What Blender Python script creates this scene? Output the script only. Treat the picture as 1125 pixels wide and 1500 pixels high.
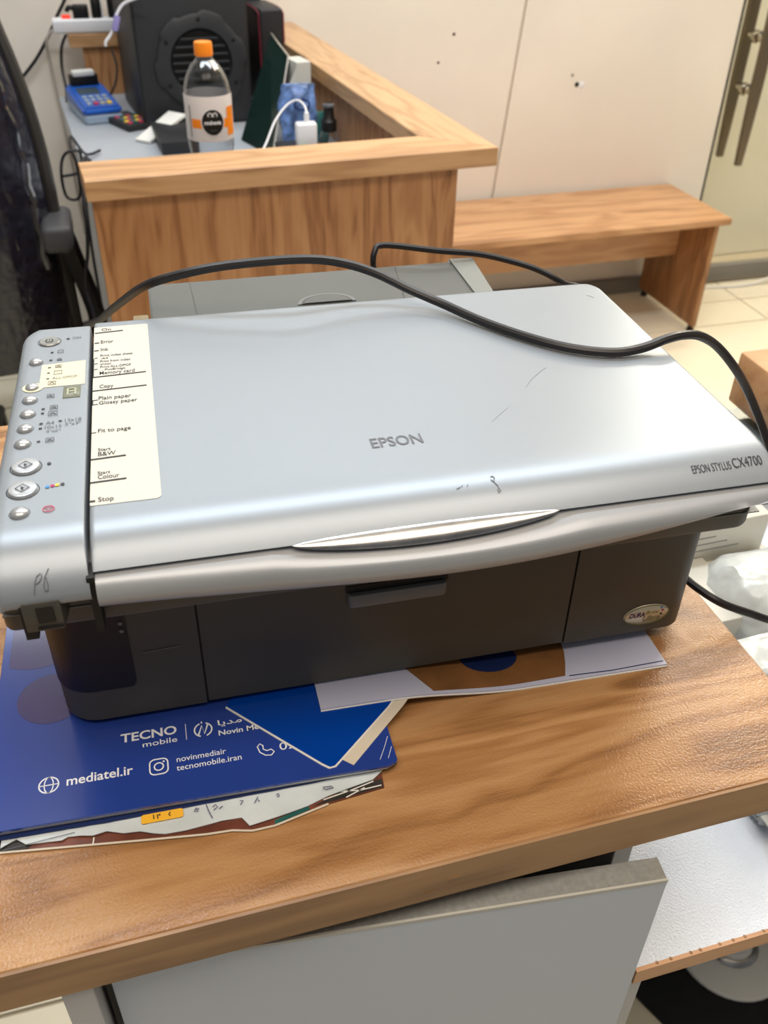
import bpy, bmesh, math, random
from mathutils import Vector, Matrix
random.seed(7)
S = bpy.context.scene
COL = S.collection
for o in list(bpy.data.objects):
    bpy.data.objects.remove(o, do_unlink=True)

# ------------------------------------------------------------------ camera
cam = bpy.data.cameras.new('camera')
cam.sensor_fit = 'VERTICAL'; cam.sensor_height = 36.0
cam.lens = 1341.28 * 36.0 / 1500.0
cam.clip_start = 0.01
cam.dof.use_dof = True; cam.dof.focus_distance = 0.60; cam.dof.aperture_fstop = 12.0
camo = bpy.data.objects.new('camera', cam); COL.objects.link(camo)
RT = Vector((0.96060, -0.27725, 0.01947)); UP = Vector((0.15012, 0.57652, 0.80318)); FW = Vector((0.23391, 0.76861, -0.59543))
mm = Matrix((RT, UP, -FW)).transposed().to_4x4(); mm.translation = (0, 0, 1.45)
camo.matrix_world = mm
S.camera = camo

# ------------------------------------------------------------------ world, lamps, exposure
W = bpy.data.worlds.new('room_ambience'); S.world = W; W.use_nodes = True
W.node_tree.nodes['Background'].inputs[0].default_value = (1.0, 0.98, 0.95, 1)
W.node_tree.nodes['Background'].inputs[1].default_value = 0.18
def area(name, loc, size, power, col, aim=None):
    l = bpy.data.lights.new(name, 'AREA'); l.shape = 'RECTANGLE'; l.size, l.size_y = size
    l.energy = power; l.color = col
    o = bpy.data.objects.new(name, l); COL.objects.link(o); o.location = loc
    if aim is not None:
        o.rotation_euler = (Vector(aim) - Vector(loc)).to_track_quat('-Z', 'Y').to_euler()
    return o
COOL = (0.86, 0.94, 1.0); WARM = (1.0, 0.90, 0.76)
area('ceiling_panel_light', (0.35, 1.34, 2.86), (2.0, 0.28), 34, COOL)
area('ceiling_panel_light', (0.30, 2.75, 2.86), (2.0, 0.35), 15, COOL)
area('ceiling_panel_light', (0.10, -0.15, 2.86), (2.0, 0.9), 33, (1.0, 0.87, 0.72))
area('ceiling_panel_light', (2.1, 2.05, 2.86), (0.8, 0.8), 30, WARM)
area('corridor_fill', (2.75, 3.18, 2.8), (1.1, 0.14), 45, (1.0, 0.96, 0.84))  # added fill, no such lamp seen; brightens the wall behind the glass door
S.view_settings.view_transform = 'Standard'; S.view_settings.look = 'None'
S.view_settings.gamma = 1.0; S.view_settings.use_curve_mapping = False
S.view_settings.exposure = 0.08

# ------------------------------------------------------------------ materials
def lin(c):
    return tuple(((x / 255) / 12.92 if x / 255 <= 0.04045 else ((x / 255 + 0.055) / 1.055) ** 2.4) for x in c) + (1,)
MATS = {}
def mat(name, rgb, rough=0.5, metal=0.0, bump=None, var=None, coat=0.0, spec=0.5, emit=None, trans=0.0, ior=1.45):
    if name in MATS: return MATS[name]
    m = bpy.data.materials.new(name); m.use_nodes = True
    nt = m.node_tree; b = nt.nodes['Principled BSDF']
    b.inputs['Base Color'].default_value = lin(rgb)
    b.inputs['Roughness'].default_value = rough; b.inputs['Metallic'].default_value = metal
    b.inputs['Specular IOR Level'].default_value = spec; b.inputs['IOR'].default_value = ior
    b.inputs['Coat Weight'].default_value = coat; b.inputs['Coat Roughness'].default_value = 0.08
    b.inputs['Transmission Weight'].default_value = trans
    if emit: b.inputs['Emission Color'].default_value = lin(rgb); b.inputs['Emission Strength'].default_value = emit
    if var or bump:
        tc = nt.nodes.new('ShaderNodeTexCoord')
    if var:      # (scale, amount): slow uneven tone
        n = nt.nodes.new('ShaderNodeTexNoise'); n.inputs['Scale'].default_value = var[0]; n.inputs['Detail'].default_value = 4
        nt.links.new(tc.outputs['Object'], n.inputs['Vector'])
        r = nt.nodes.new('ShaderNodeValToRGB')
        c = lin(rgb); a = var[1]
        r.color_ramp.elements[0].position = 0.3; r.color_ramp.elements[1].position = 0.7
        r.color_ramp.elements[0].color = tuple(x * (1 - a) for x in c[:3]) + (1,)
        r.color_ramp.elements[1].color = tuple(min(1, x * (1 + a)) for x in c[:3]) + (1,)
        nt.links.new(n.outputs['Fac'], r.inputs['Fac']); nt.links.new(r.outputs['Color'], b.inputs['Base Color'])
    if bump:     # (scale, strength, distance)
        n = nt.nodes.new('ShaderNodeTexNoise'); n.inputs['Scale'].default_value = bump[0]; n.inputs['Detail'].default_value = 2
        nt.links.new(tc.outputs['Object'], n.inputs['Vector'])
        bp = nt.nodes.new('ShaderNodeBump'); bp.inputs['Strength'].default_value = bump[1]; bp.inputs['Distance'].default_value = bump[2]
        nt.links.new(n.outputs['Fac'], bp.inputs['Height']); nt.links.new(bp.outputs['Normal'], b.inputs['Normal'])
    MATS[name] = m
    return m
def wood(name, light, mid, dark, axis='x', scale=1.0, rough=0.35, sparkle=0.0, knots=0.35):
    m = bpy.data.materials.new(name); m.use_nodes = True
    nt = m.node_tree; b = nt.nodes['Principled BSDF']; L = nt.links.new
    tc = nt.nodes.new('ShaderNodeTexCoord')
    def mapped(sc):
        mp = nt.nodes.new('ShaderNodeMapping')
        mp.inputs['Scale'].default_value = sc; L(tc.outputs['Object'], mp.inputs['Vector']); return mp
    lo, hi = 1.3 * scale, 9.0 * scale
    sc = {'x': (lo, hi, hi), 'y': (hi, lo, hi), 'z': (hi, hi, lo)}[axis]
    mp = mapped(sc)
    n1 = nt.nodes.new('ShaderNodeTexNoise'); n1.inputs['Scale'].default_value = 1.6; n1.inputs['Detail'].default_value = 3; n1.inputs['Distortion'].default_value = knots
    L(mp.outputs['Vector'], n1.inputs['Vector'])
    # rings: sine of the slow noise makes flowing cathedral lines
    mul = nt.nodes.new('ShaderNodeMath'); mul.operation = 'MULTIPLY'; mul.inputs[1].default_value = 34.0
    L(n1.outputs['Fac'], mul.inputs[0])
    sn = nt.nodes.new('ShaderNodeMath'); sn.operation = 'SINE'; L(mul.outputs[0], sn.inputs[0])
    mr = nt.nodes.new('ShaderNodeMapRange'); mr.inputs['From Min'].default_value = -1; mr.inputs['From Max'].default_value = 1
    L(sn.outputs[0], mr.inputs['Value'])
    sc2 = {'x': (6 * scale, 160 * scale, 160 * scale), 'y': (160 * scale, 6 * scale, 160 * scale), 'z': (160 * scale, 160 * scale, 6 * scale)}[axis]
    mp2 = mapped(sc2)
    n2 = nt.nodes.new('ShaderNodeTexNoise'); n2.inputs['Scale'].default_value = 1.5; n2.inputs['Detail'].default_value = 3
    L(mp2.outputs['Vector'], n2.inputs['Vector'])
    mx = nt.nodes.new('ShaderNodeMix'); mx.data_type = 'FLOAT'; mx.inputs['Factor'].default_value = 0.45
    L(mr.outputs[0], mx.inputs[2]); L(n2.outputs['Fac'], mx.inputs[3])
    mx2 = nt.nodes.new('ShaderNodeMix'); mx2.data_type = 'FLOAT'; mx2.inputs['Factor'].default_value = 0.42
    L(mx.outputs[0], mx2.inputs[2]); L(n1.outputs['Fac'], mx2.inputs[3])
    r = nt.nodes.new('ShaderNodeValToRGB'); e = r.color_ramp.elements
    e[0].position = 0.22; e[0].color = lin(dark); e[1].position = 0.72; e[1].color = lin(light)
    q = e.new(0.42); q.color = lin(mid)
    L(mx2.outputs[0], r.inputs['Fac']); L(r.outputs['Color'], b.inputs['Base Color'])
    b.inputs['Roughness'].default_value = rough
    if sparkle:
        n3 = nt.nodes.new('ShaderNodeTexNoise'); n3.inputs['Scale'].default_value = 620; n3.inputs['Detail'].default_value = 2
        L(tc.outputs['Object'], n3.inputs['Vector'])
        bp = nt.nodes.new('ShaderNodeBump'); bp.inputs['Strength'].default_value = sparkle; bp.inputs['Distance'].default_value = 0.0012
        L(n3.outputs['Fac'], bp.inputs['Height']); L(bp.outputs['Normal'], b.inputs['Normal'])
    MATS[name] = m
    return m
wood('table_wood', (188, 146, 101), (167, 122, 79), (126, 88, 53), 'x', 1.6, 0.22, 0.45, 0.3)
wood('table_edge_wood', (168, 130, 90), (150, 113, 74), (122, 88, 56), 'x', 1.4, 0.4)
wood('desk_rim_wood', (206, 162, 118), (188, 144, 100), (162, 118, 78), 'x', 1.0, 0.38)
wood('desk_arm_wood', (206, 166, 124), (190, 150, 108), (162, 122, 84), 'y', 1.0, 0.38)
wood('desk_panel_wood', (196, 146, 100), (176, 124, 80), (128, 82, 48), 'z', 1.0, 0.42, 0, 0.5)
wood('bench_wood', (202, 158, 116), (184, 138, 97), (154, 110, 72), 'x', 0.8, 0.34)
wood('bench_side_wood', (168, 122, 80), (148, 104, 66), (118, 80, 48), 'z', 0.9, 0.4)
wood('strip_wood', (206, 160, 122), (190, 144, 106), (170, 122, 86), 'x', 1.5, 0.45)
mat('silver', (145, 153, 162), 0.34, 0.30, var=(3, .03))
mat('silver_lip', (162, 166, 172), 0.33, 0.2)
mat('charcoal', (72, 71, 65), 0.42, var=(6, .06), bump=(900, .12, .0003))
mat('charcoal_light', (112, 115, 116), 0.4)
mat('feeder_grey', (84, 86, 83), 0.42, var=(5, .05))
mat('feeder_pale', (124, 127, 124), 0.42)
mat('tan_plastic', (150, 136, 110), 0.5)
mat('gloss_black', (14, 13, 14), 0.42)
mat('black', (12, 12, 13), 0.5)
mat('seam_black', (18, 16, 14), 0.6)
mat('chrome', (168, 168, 170), 0.24, 1.0, var=(45, .3))
mat('button_silver', (178, 182, 187), 0.25, 0.5)
mat('button_dark', (140, 142, 140), 0.3, 0.4)
mat('cream_sticker', (200, 199, 190), 0.4)
mat('cream_pad', (222, 214, 184), 0.45)
mat('print_dark', (44, 44, 48), 0.55)
mat('print_grey', (96, 100, 108), 0.5)
mat('print_white', (232, 236, 244), 0.45)
mat('lcd', (112, 116, 100), 0.2)
mat('lcd_digit', (170, 172, 150), 0.3)
for n_, c_ in dict(ink_blue=(70, 140, 200), ink_magenta=(170, 50, 100), ink_yellow=(235, 200, 70), ink_red=(190, 60, 90), ink_black=(60, 60, 64)).items(): mat(n_, c_, 0.5)
mat('badge', (206, 200, 178), 0.3, 0.5)
mat('badge_purple', (60, 40, 100), 0.5); mat('badge_olive', (110, 110, 60), 0.5)
mat('folder_blue', (40, 66, 150), 0.20, coat=0.5, var=(7, .10))
mat('folder_violet', (58, 48, 104), 0.22, coat=0.5)
mat('card_blue', (0, 62, 160), 0.22, coat=0.4)
mat('paper_white', (226, 226, 222), 0.6)
mat('paper_beige', (214, 204, 188), 0.6)
mat('paper_lilac', (192, 196, 222), 0.35, coat=0.3)
mat('paper_brown', (128, 88, 52), 0.35, coat=0.3, var=(25, .35))
mat('paper_navy', (28, 44, 92), 0.35)
mat('torn_sheet', (206, 216, 222), 0.42, var=(30, .1), bump=(60, .5, .002))
mat('torn_brown', (110, 62, 48), 0.4, var=(40, .4))
mat('torn_dark', (46, 42, 40), 0.5, var=(60, .5))
mat('sticker_yellow', (244, 186, 52), 0.5)
mat('cable_black', (34, 32, 34), 0.38)
mat('cable_black_soft', (26, 24, 28), 0.45)
mat('cable_white', (222, 220, 214), 0.45)
mat('cable_grey', (196, 190, 182), 0.5)
mat('door_grey', (194, 204, 218), 0.45, var=(4, .03))
mat('edge_grey', (140, 142, 140), 0.6, var=(300, .12))
mat('edge_pale', (190, 190, 184), 0.6)
mat('cabinet_grey', (192, 194, 197), 0.5)
mat('interior_dark', (26, 24, 24), 0.8)
mat('melamine_white', (220, 230, 245), 0.20, bump=(520, .8, .0012))
mat('wall_cream', (238, 231, 221), 0.28, var=(2.2, .05))
mat('wall_back_board', (222, 212, 196), 0.7)
mat('ceiling_white', (236, 224, 204), 0.8)
mat('baseboard_grey', (128, 124, 116), 0.5)
mat('tile_cream', (236, 226, 202), 0.16, var=(6, .03))
mat('grout', (176, 162, 138), 0.8)
mat('mark_red', (200, 30, 55), 0.5)
mat('bar_metal', (128, 116, 98), 0.35, 0.7)
mat('stud_metal', (206, 202, 192), 0.15, 1.0)
mat('corridor_paint', (244, 241, 228), 0.7)
mat('worktop_grey', (168, 174, 182), 0.4, var=(4, .03))
mat('case_black', (34, 35, 38), 0.5)
mat('case_black_rough', (44, 45, 48), 0.55)
mat('red_trim', (120, 34, 50), 0.5)
mat('bottle_orange', (248, 140, 30), 0.35)
mat('bottle_label', (222, 216, 214), 0.45)
mat('pos_blue', (26, 92, 190), 0.3)
mat('pos_pale', (150, 168, 190), 0.4)
mat('pos_screen', (70, 84, 96), 0.25)
mat('green_glass', (24, 42, 38), 0.12)
mat('white_plastic', (236, 236, 240), 0.35)
mat('snack_blue', (96, 124, 176), 0.25, var=(48, .75), bump=(40, .6, .004))
mat('snack_teal', (40, 96, 92), 0.3, var=(30, .4))
mat('green_led', (40, 255, 80), 0.4, emit=4.0)
mat('switch_red', (232, 60, 40), 0.4, emit=0.6)
mat('ribbon_lilac', (150, 142, 200), 0.5)
mat('chair_leather', (30, 31, 44), 0.30, bump=(22, .8, .02), coat=0.8)
mat('chair_plastic', (54, 52, 50), 0.4)
mat('pad_grey', (66, 66, 69), 0.5)
mat('box_white', (206, 205, 197), 0.4, var=(9, .03))
mat('bag_white', (198, 203, 202), 0.24, bump=(26, .7, .012), var=(12, .05))
mat('case_grey', (128, 138, 142), 0.25)
mat('smoked_glass', (108, 120, 125), 0.10)
mat('mat_black', (18, 20, 24), 0.75, var=(40, .3))
mat('disc_white', (236, 236, 232), 0.4)
def film_mat(name, tint, mixfac, rough):
    m = bpy.data.materials.new(name); m.use_nodes = True; nt = m.node_tree
    nt.nodes.remove(nt.nodes['Principled BSDF'])
    t = nt.nodes.new('ShaderNodeBsdfTransparent'); t.inputs[0].default_value = lin(tint)
    g = nt.nodes.new('ShaderNodeBsdfGlossy'); g.inputs['Roughness'].default_value = rough
    lw = nt.nodes.new('ShaderNodeLayerWeight'); lw.inputs[0].default_value = mixfac
    mx = nt.nodes.new('ShaderNodeMixShader')
    nt.links.new(lw.outputs['Facing'], mx.inputs[0]); nt.links.new(t.outputs[0], mx.inputs[1]); nt.links.new(g.outputs[0], mx.inputs[2])
    nt.links.new(mx.outputs[0], nt.nodes['Material Output'].inputs[0])
    MATS[name] = m
film_mat('door_glass', (254, 254, 251), 0.10, 0.03)
film_mat('bottle_clear', (236, 238, 240), 0.22, 0.05)
film_mat('wrap_film', (225, 225, 235), 0.35, 0.12)

# ------------------------------------------------------------------ mesh helpers
def mk(name, verts, faces, m, parent=None, smooth=35):
    me = bpy.data.meshes.new(name)
    me.from_pydata([tuple(v) for v in verts], [], faces)
    bm = bmesh.new(); bm.from_mesh(me); bmesh.ops.recalc_face_normals(bm, faces=bm.faces); bm.to_mesh(me); bm.free()
    if smooth:
        for p in me.polygons: p.use_smooth = True
        me.set_sharp_from_angle(angle=math.radians(smooth))
    if isinstance(m, (list, tuple)):
        for x in m: me.materials.append(MATS[x])
    else:
        me.materials.append(MATS[m])
    o = bpy.data.objects.new(name, me); COL.objects.link(o)
    if parent is not None: o.parent = parent
    return o
def from_bm(name, bm, m, parent=None, smooth=35):
    bmesh.ops.recalc_face_normals(bm, faces=bm.faces)
    me = bpy.data.meshes.new(name); bm.to_mesh(me); bm.free()
    if smooth:
        for p in me.polygons: p.use_smooth = True
        me.set_sharp_from_angle(angle=math.radians(smooth))
    me.materials.append(MATS[m])
    o = bpy.data.objects.new(name, me); COL.objects.link(o)
    if parent is not None: o.parent = parent
    return o
def bbox(bm, lo, hi, bevel=0.0, seg=2, mat4=None):
    c = [(a + b) / 2 for a, b in zip(lo, hi)]; s = [b - a for a, b in zip(lo, hi)]
    r = bmesh.ops.create_cube(bm, size=1.0)
    bmesh.ops.scale(bm, vec=s, verts=r['verts']); bmesh.ops.translate(bm, vec=c, verts=r['verts'])
    vs = r['verts']
    if bevel:
        es = list({e for v in vs for e in v.link_edges})
        rr = bmesh.ops.bevel(bm, geom=es, offset=bevel, segments=seg, affect='EDGES', profile=0.5)
        vs = list({v for f in rr['faces'] for v in f.verts} | {v for v in vs if v.is_valid})
    if mat4 is not None: bmesh.ops.transform(bm, matrix=mat4, verts=vs)
def box(name, lo, hi, m, parent=None, bevel=0.0, seg=2, mat4=None):
    bm = bmesh.new(); bbox(bm, lo, hi, bevel, seg, mat4)
    return from_bm(name, bm, m, parent)
def boxes(name, lst, m, parent=None, bevel=0.0):
    bm = bmesh.new()
    for lo, hi in lst: bbox(bm, lo, hi, bevel)
    return from_bm(name, bm, m, parent)
def prism(name, pts, z0, z1, m, parent=None, bevel=0.0, seg=2):
    bm = bmesh.new()
    vs = [bm.verts.new((x, y, z0)) for x, y in pts]
    f = bm.faces.new(vs)
    r = bmesh.ops.extrude_face_region(bm, geom=[f])
    bmesh.ops.translate(bm, vec=(0, 0, z1 - z0), verts=[v for v in r['geom'] if isinstance(v, bmesh.types.BMVert)])
    if bevel:
        es = [e for e in bm.edges if abs(e.verts[0].co.z - e.verts[1].co.z) < 1e-7]
        bmesh.ops.bevel(bm, geom=es, offset=bevel, segments=seg, affect='EDGES', profile=0.5)
    return from_bm(name, bm, m, parent)
def rrect(x0, y0, x1, y1, r, n=6):
    rs = r if isinstance(r, (tuple, list)) else (r,) * 4     # corners: (x0,y0) (x1,y0) (x1,y1) (x0,y1)
    out = []
    for (cx, cy, a0, rr) in ((x0, y0, 180, rs[0]), (x1, y0, 270, rs[1]), (x1, y1, 0, rs[2]), (x0, y1, 90, rs[3])):
        ox = cx + (rr if cx == x0 else -rr); oy = cy + (rr if cy == y0 else -rr)
        if rr < 1e-6: out.append((cx, cy)); continue
        for i in range(n + 1):
            a = math.radians(a0 + 90 * i / n); out.append((ox + rr * math.cos(a), oy + rr * math.sin(a)))
    return out
def lathe(name, prof, m, parent=None, n=28, loc=(0, 0, 0), mat4=None, cap=True):
    vs, fs = [], []
    for r, z in prof:
        for i in range(n):
            a = 2 * math.pi * i / n; vs.append((loc[0] + r * math.cos(a), loc[1] + r * math.sin(a), loc[2] + z))
    for j in range(len(prof) - 1):
        for i in range(n):
            k = (i + 1) % n; fs.append((j * n + i, j * n + k, (j + 1) * n + k, (j + 1) * n + i))
    if cap:
        fs.append(tuple(range(n))); fs.append(tuple(range((len(prof) - 1) * n, len(prof) * n)))
    if mat4 is not None: vs = [mat4 @ Vector(v) for v in vs]
    return mk(name, vs, fs, m, parent)
def spline(pts, sub=6):
    P = [Vector(p) for p in pts]; out = []
    for i in range(len(P) - 1):
        p0 = P[max(i - 1, 0)]; p1 = P[i]; p2 = P[i + 1]; p3 = P[min(i + 2, len(P) - 1)]
        for k in range(sub):
            t = k / sub
            out.append(0.5 * ((2 * p1) + (-p0 + p2) * t + (2 * p0 - 5 * p1 + 4 * p2 - p3) * t * t + (-p0 + 3 * p1 - 3 * p2 + p3) * t ** 3))
    out.append(P[-1]); return out
def tube(name, pts, r, m, parent=None, n=8, sub=6, smoothpath=True):
    P = spline(pts, sub) if smoothpath else [Vector(p) for p in pts]
    vs, fs = [], []
    t0 = (P[1] - P[0]).normalized()
    up = Vector((0, 0, 1)) if abs(t0.z) < 0.9 else Vector((1, 0, 0))
    nrm = (up - up.dot(t0) * t0).normalized()
    for i, p in enumerate(P):
        t = (P[min(i + 1, len(P) - 1)] - P[max(i - 1, 0)]).normalized()
        nrm = (nrm - nrm.dot(t) * t).normalized(); bn = t.cross(nrm)
        rr = r[min(i, len(r) - 1)] if isinstance(r, (list, tuple)) else r
        for k in range(n):
            a = 2 * math.pi * k / n; vs.append(p + rr * (math.cos(a) * nrm + math.sin(a) * bn))
    for j in range(len(P) - 1):
        for k in range(n):
            q = (k + 1) % n; fs.append((j * n + k, j * n + q, (j + 1) * n + q, (j + 1) * n + k))
    fs.append(tuple(range(n))); fs.append(tuple(range((len(P) - 1) * n, len(P) * n)))
    return mk(name, vs, fs, m, parent)
def ribbon(name, pts, w, m, parent=None, closed=False, lift=0.0, fmap=None, h=0.0002):
    """flat printed stroke of width w through 2-D points, as a thin raised strip"""
    P = [Vector((p[0], p[1])) for p in pts]; n = len(P); vs, fs = [], []
    for i in range(n):
        if closed: d = (P[(i + 1) % n] - P[i - 1])
        else: d = P[min(i + 1, n - 1)] - P[max(i - 1, 0)]
        d.normalize(); nn = Vector((-d.y, d.x)) * w / 2
        for q in (P[i] + nn, P[i] - nn): vs.append((q.x, q.y, lift))
    m2 = len(vs); vs += [(x, y, z + h) for x, y, z in vs]
    for i in range(n if closed else n - 1):
        a, b = 2 * i, 2 * ((i + 1) % n)
        fs += [(m2 + a, m2 + a + 1, m2 + b + 1, m2 + b), (a, b, m2 + b, m2 + a), (a + 1, m2 + a + 1, m2 + b + 1, b + 1)]
    if fmap: vs = [fmap(v) for v in vs]
    return mk(name, vs, fs, m, parent, smooth=0)
def circ(cx, cy, rx, ry=None, n=24, a0=0, a1=360):
    ry = rx if ry is None else ry
    full = abs(a1 - a0) >= 360
    return [(cx + rx * math.cos(math.radians(a0 + (a1 - a0) * i / (n if full else n - 1))), cy + ry * math.sin(math.radians(a0 + (a1 - a0) * i / (n if full else n - 1)))) for i in range(n)]
def text_mesh(s, bold=0.0, shear=0.0):
    cu = bpy.data.curves.new('t', 'FONT'); cu.body = s; cu.resolution_u = 3; cu.offset = bold; cu.shear = shear
    ob = bpy.data.objects.new('t', cu); COL.objects.link(ob)
    dg = bpy.context.evaluated_depsgraph_get(); dg.update()
    me = bpy.data.meshes.new_from_object(ob.evaluated_get(dg))
    bpy.data.objects.remove(ob, do_unlink=True)
    return me
def text(name, s, u0, u1, vb, h, m, parent, fmap, bold=0.0, shear=0.0, lift=0.00025, cap=0.72):
    """letters fitted to the width u0..u1 with cap height h on baseline vb, laid on a surface by fmap"""
    me = text_mesh(s, bold, shear)
    xs = [v.co.x for v in me.vertices]; x0, x1 = min(xs), max(xs)
    for v in me.vertices:
        x = u0 + (v.co.x - x0) / (x1 - x0) * (u1 - u0); y = vb + v.co.y / cap * h
        v.co = fmap((x, y, lift))
    me.name = name; me.materials.clear(); me.materials.append(MATS[m])
    o = bpy.data.objects.new(name, me); COL.objects.link(o); o.parent = parent
    return o
def empty(name, loc, rz=0.0):
    o = bpy.data.objects.new(name, None); COL.objects.link(o); o.empty_display_size = 0.05
    o.location = loc; o.rotation_euler = (0, 0, rz); return o
def tag(o, label=None, cat=None, group=None, kind=None):
    if label: o['label'] = label
    if cat: o['category'] = cat
    if group: o['group'] = group
    if kind: o['kind'] = kind
    return o
def part_label(o, label): o['label'] = label; return o
R = math.radians

# ================================================================== SETTING
WY = 3.05
# floor: a screed with single tiles laid on it
fl = box('floor', (-1.6, -1.2, -0.04), (4.2, 4.3, -0.004), 'grout'); tag(fl, kind='structure')
P_ = 0.633; g_ = 0.003
tile_meshes = {}
def tile(x0, y0, x1, y1):
    k = (round(x1 - x0, 3), round(y1 - y0, 3))
    if k not in tile_meshes:
        o = box('tile', (g_, g_, -0.004), (k[0] - g_, k[1] - g_, 0.0), 'tile_cream', fl, 0.0012, 1); tile_meshes[k] = o.data
    else:
        o = bpy.data.objects.new('tile', tile_meshes[k]); COL.objects.link(o); o.parent = fl
    o.location = (x0, y0, 0)
xs_ = [2.32 + i * P_ for i in range(-6, 3)]
ys_ = [2.685 - i * P_ for i in range(6, -1, -1)] + [2.875, WY]
for i in range(len(xs_) - 1):
    for j in range(len(ys_) - 1): tile(xs_[i], ys_[j], xs_[i + 1], ys_[j + 1])
# back wall: board with cream panels on it, leaning joint between them
DX = 2.165
wb = box('wall_back', (-1.6, WY + 0.012, 0), (DX, WY + 0.14, 2.9), 'wall_back_board'); tag(wb, kind='structure')
def panel(x0a, x1a, x0b, x1b):
    """wall panel between z 0 (a) and 2.9 (b)"""
    q = [(x0a, 0), (x1a, 0), (x1b, 2.9), (x0b, 2.9)]
    vs = [(x, WY, z) for x, z in q] + [(x, WY + 0.012, z) for x, z in q]
    return mk('panel', vs, [(0, 1, 2, 3), (7, 6, 5, 4), (0, 4, 5, 1), (1, 5, 6, 2), (2, 6, 7, 3), (3, 7, 4, 0)], 'wall_cream', wb, 0)
def jx(z): return 1.264 + z * 0.0935
panel(-1.6, jx(0) - .0045, -1.6, jx(2.9) - .0045)
panel(jx(0) + .0045, DX - .004, jx(2.9) + .0045, DX - .004)
for (x, z, r) in ((1.122, .941, .0075), (1.074, .860, .0065)):
    lathe('red_spot', [(0.0005, 0), (r * .7, 0), (r, -.0006), (r, -.002)], 'mark_red', wb, 10, mat4=Matrix.Translation((x, WY, z)) @ Matrix.Rotation(R(90), 4, 'X'))
lathe('screw_hole', [(0.0005, 0.0005), (.007, .0012), (.010, -.001)], 'seam_black', wb, 10, mat4=Matrix.Translation((1.577, WY, .776)) @ Matrix.Rotation(R(90), 4, 'X'))
lathe('screw_hole', [(0.0005, 0.0005), (.004, .0012), (.006, -.001)], 'baseboard_grey', wb, 10, mat4=Matrix.Translation((1.556, WY, .806)) @ Matrix.Rotation(R(90), 4, 'X'))
lathe('filler_spot', [(0.0005, 0.0006), (.012, .0006), (.015, -.001)], 'white_plastic', wb, 12, mat4=Matrix.Translation((1.594, WY, .774)) @ Matrix.Rotation(R(90), 4, 'X'))
b_ = box('baseboard_back', (-1.6, WY - 0.016, 0), (DX - .003, WY - 0.0005, 0.062), 'baseboard_grey', None, 0.002); tag(b_, kind='structure')
c_ = box('ceiling', (-1.6, -1.2, 2.9), (4.2, 4.3, 3.0), 'ceiling_white'); tag(c_, kind='structure')
# glass door at the right end of the wall, corridor behind it
dr = empty('door_1', (DX, WY, 0)); tag(dr, 'tall clear glass door with paired metal bars beside the cream wall', None, kind='structure')
box('pane', (0.004, 0.0, 0.075), (0.95, 0.010, 2.35), 'door_glass', dr)
box('bottom_rail', (0.004, -0.012, 0.012), (0.95, 0.022, 0.075), 'baseboard_grey', dr, 0.002)
box('edge_strip', (-0.002, -0.002, 0.0), (0.004, 0.012, 2.35), 'seam_black', dr)
def bar(yc):
    vs, fs = [], []
    zs = [(.485, .011), (.60, .016), (.75, .020), (1.0, .021), (1.3, .020), (1.5, .015), (1.62, .011)]
    for z, w in zs:
        vs += [(.085 - w, yc - .009, z), (.085 + w, yc - .009, z), (.085 + w, yc + .009, z), (.085 - w, yc + .009, z)]
    for j in range(len(zs) - 1):
        for k in range(4): fs.append((4 * j + k, 4 * j + (k + 1) % 4, 4 * j + 4 + (k + 1) % 4, 4 * j + 4 + k))
    fs += [(0, 1, 2, 3), tuple(range(len(vs) - 4, len(vs)))]
    return mk('handle_bar', vs, fs, 'bar_metal', dr, 20)
bar(-0.058); bar(0.064)
for z in (.905, .735, 1.32):
    lathe('stud', [(.0005, -.056), (.013, -.056), (.013, -.012), (.020, -.010), (.022, -.004), (.022, 0), (.022, .010), (.020, .016), (.013, .02), (.013, .055), (.0005, .055)], 'stud_metal', dr, 16,
          mat4=Matrix.Translation((.085, 0, z)) @ Matrix.Rotation(R(-90), 4, 'X'))
cw = box('wall_corridor', (1.9, 3.32, 0), (4.2, 3.40, 2.9), 'corridor_paint'); tag(cw, kind='structure')
cr = box('wall_right', (DX + .96, WY, 0), (4.2, WY + .12, 2.9), 'wall_cream'); tag(cr, kind='structure')

# ================================================================== TABLE with cabinet below
tb = empty('wooden_table', (0, 0, 0))
tag(tb, 'wood-grain table top with grey cabinet under the printer, nearest the camera', 'table')
TX0, TX1, TY0, TY1 = -0.62, 0.3755, 0.2635, 0.80
box('table_top', (TX0, TY0 + .002, 0.9675), (TX1 - .001, TY1, 1.0), 'table_wood', tb, 0.0006, 1)
box('edge_band', (TX0, TY0, 0.9677), (TX1, TY0 + .002, 0.9992), 'table_edge_wood', tb)
box('edge_band', (TX1 - .001, TY0 + .002, 0.9677), (TX1, TY1, 0.9994), 'table_edge_wood', tb)
for (x, z) in ((.126, .984), (.113, .9745)):      # chips in the edge band
    lathe('chip', [(.0003, .0004), (.0022, .0003), (.003, -.0002)], 'table_edge_wood', tb, 7, mat4=Matrix.Translation((x, TY0, z)) @ Matrix.Rotation(R(90), 4, 'X') @ Matrix.Scale(1.9, 4, (1, 0, 0)))
box('side_panel', (-.088, .268, 0), (-.072, .79, .9675), 'cabinet_grey', tb, .0006, 1)
box('side_panel', (.2600, .300, 0), (.2740, .79, .9675), 'cabinet_grey', tb, .0006, 1)
box('back_panel', (-.072, .77, 0), (.260, .786, .9675), 'interior_dark', tb)
box('inner_shelf', (-.072, .32, .55), (.260, .77, .566), 'cabinet_grey', tb)
dm = Matrix.Translation((-.066, .2815, 0)) @ Matrix.Rotation(R(-6.1), 4, 'Z')
dd = box('cabinet_door', (0, 0, .16), (.3265, .0158, .95), 'door_grey', tb, .0006, 1, mat4=dm)
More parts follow.
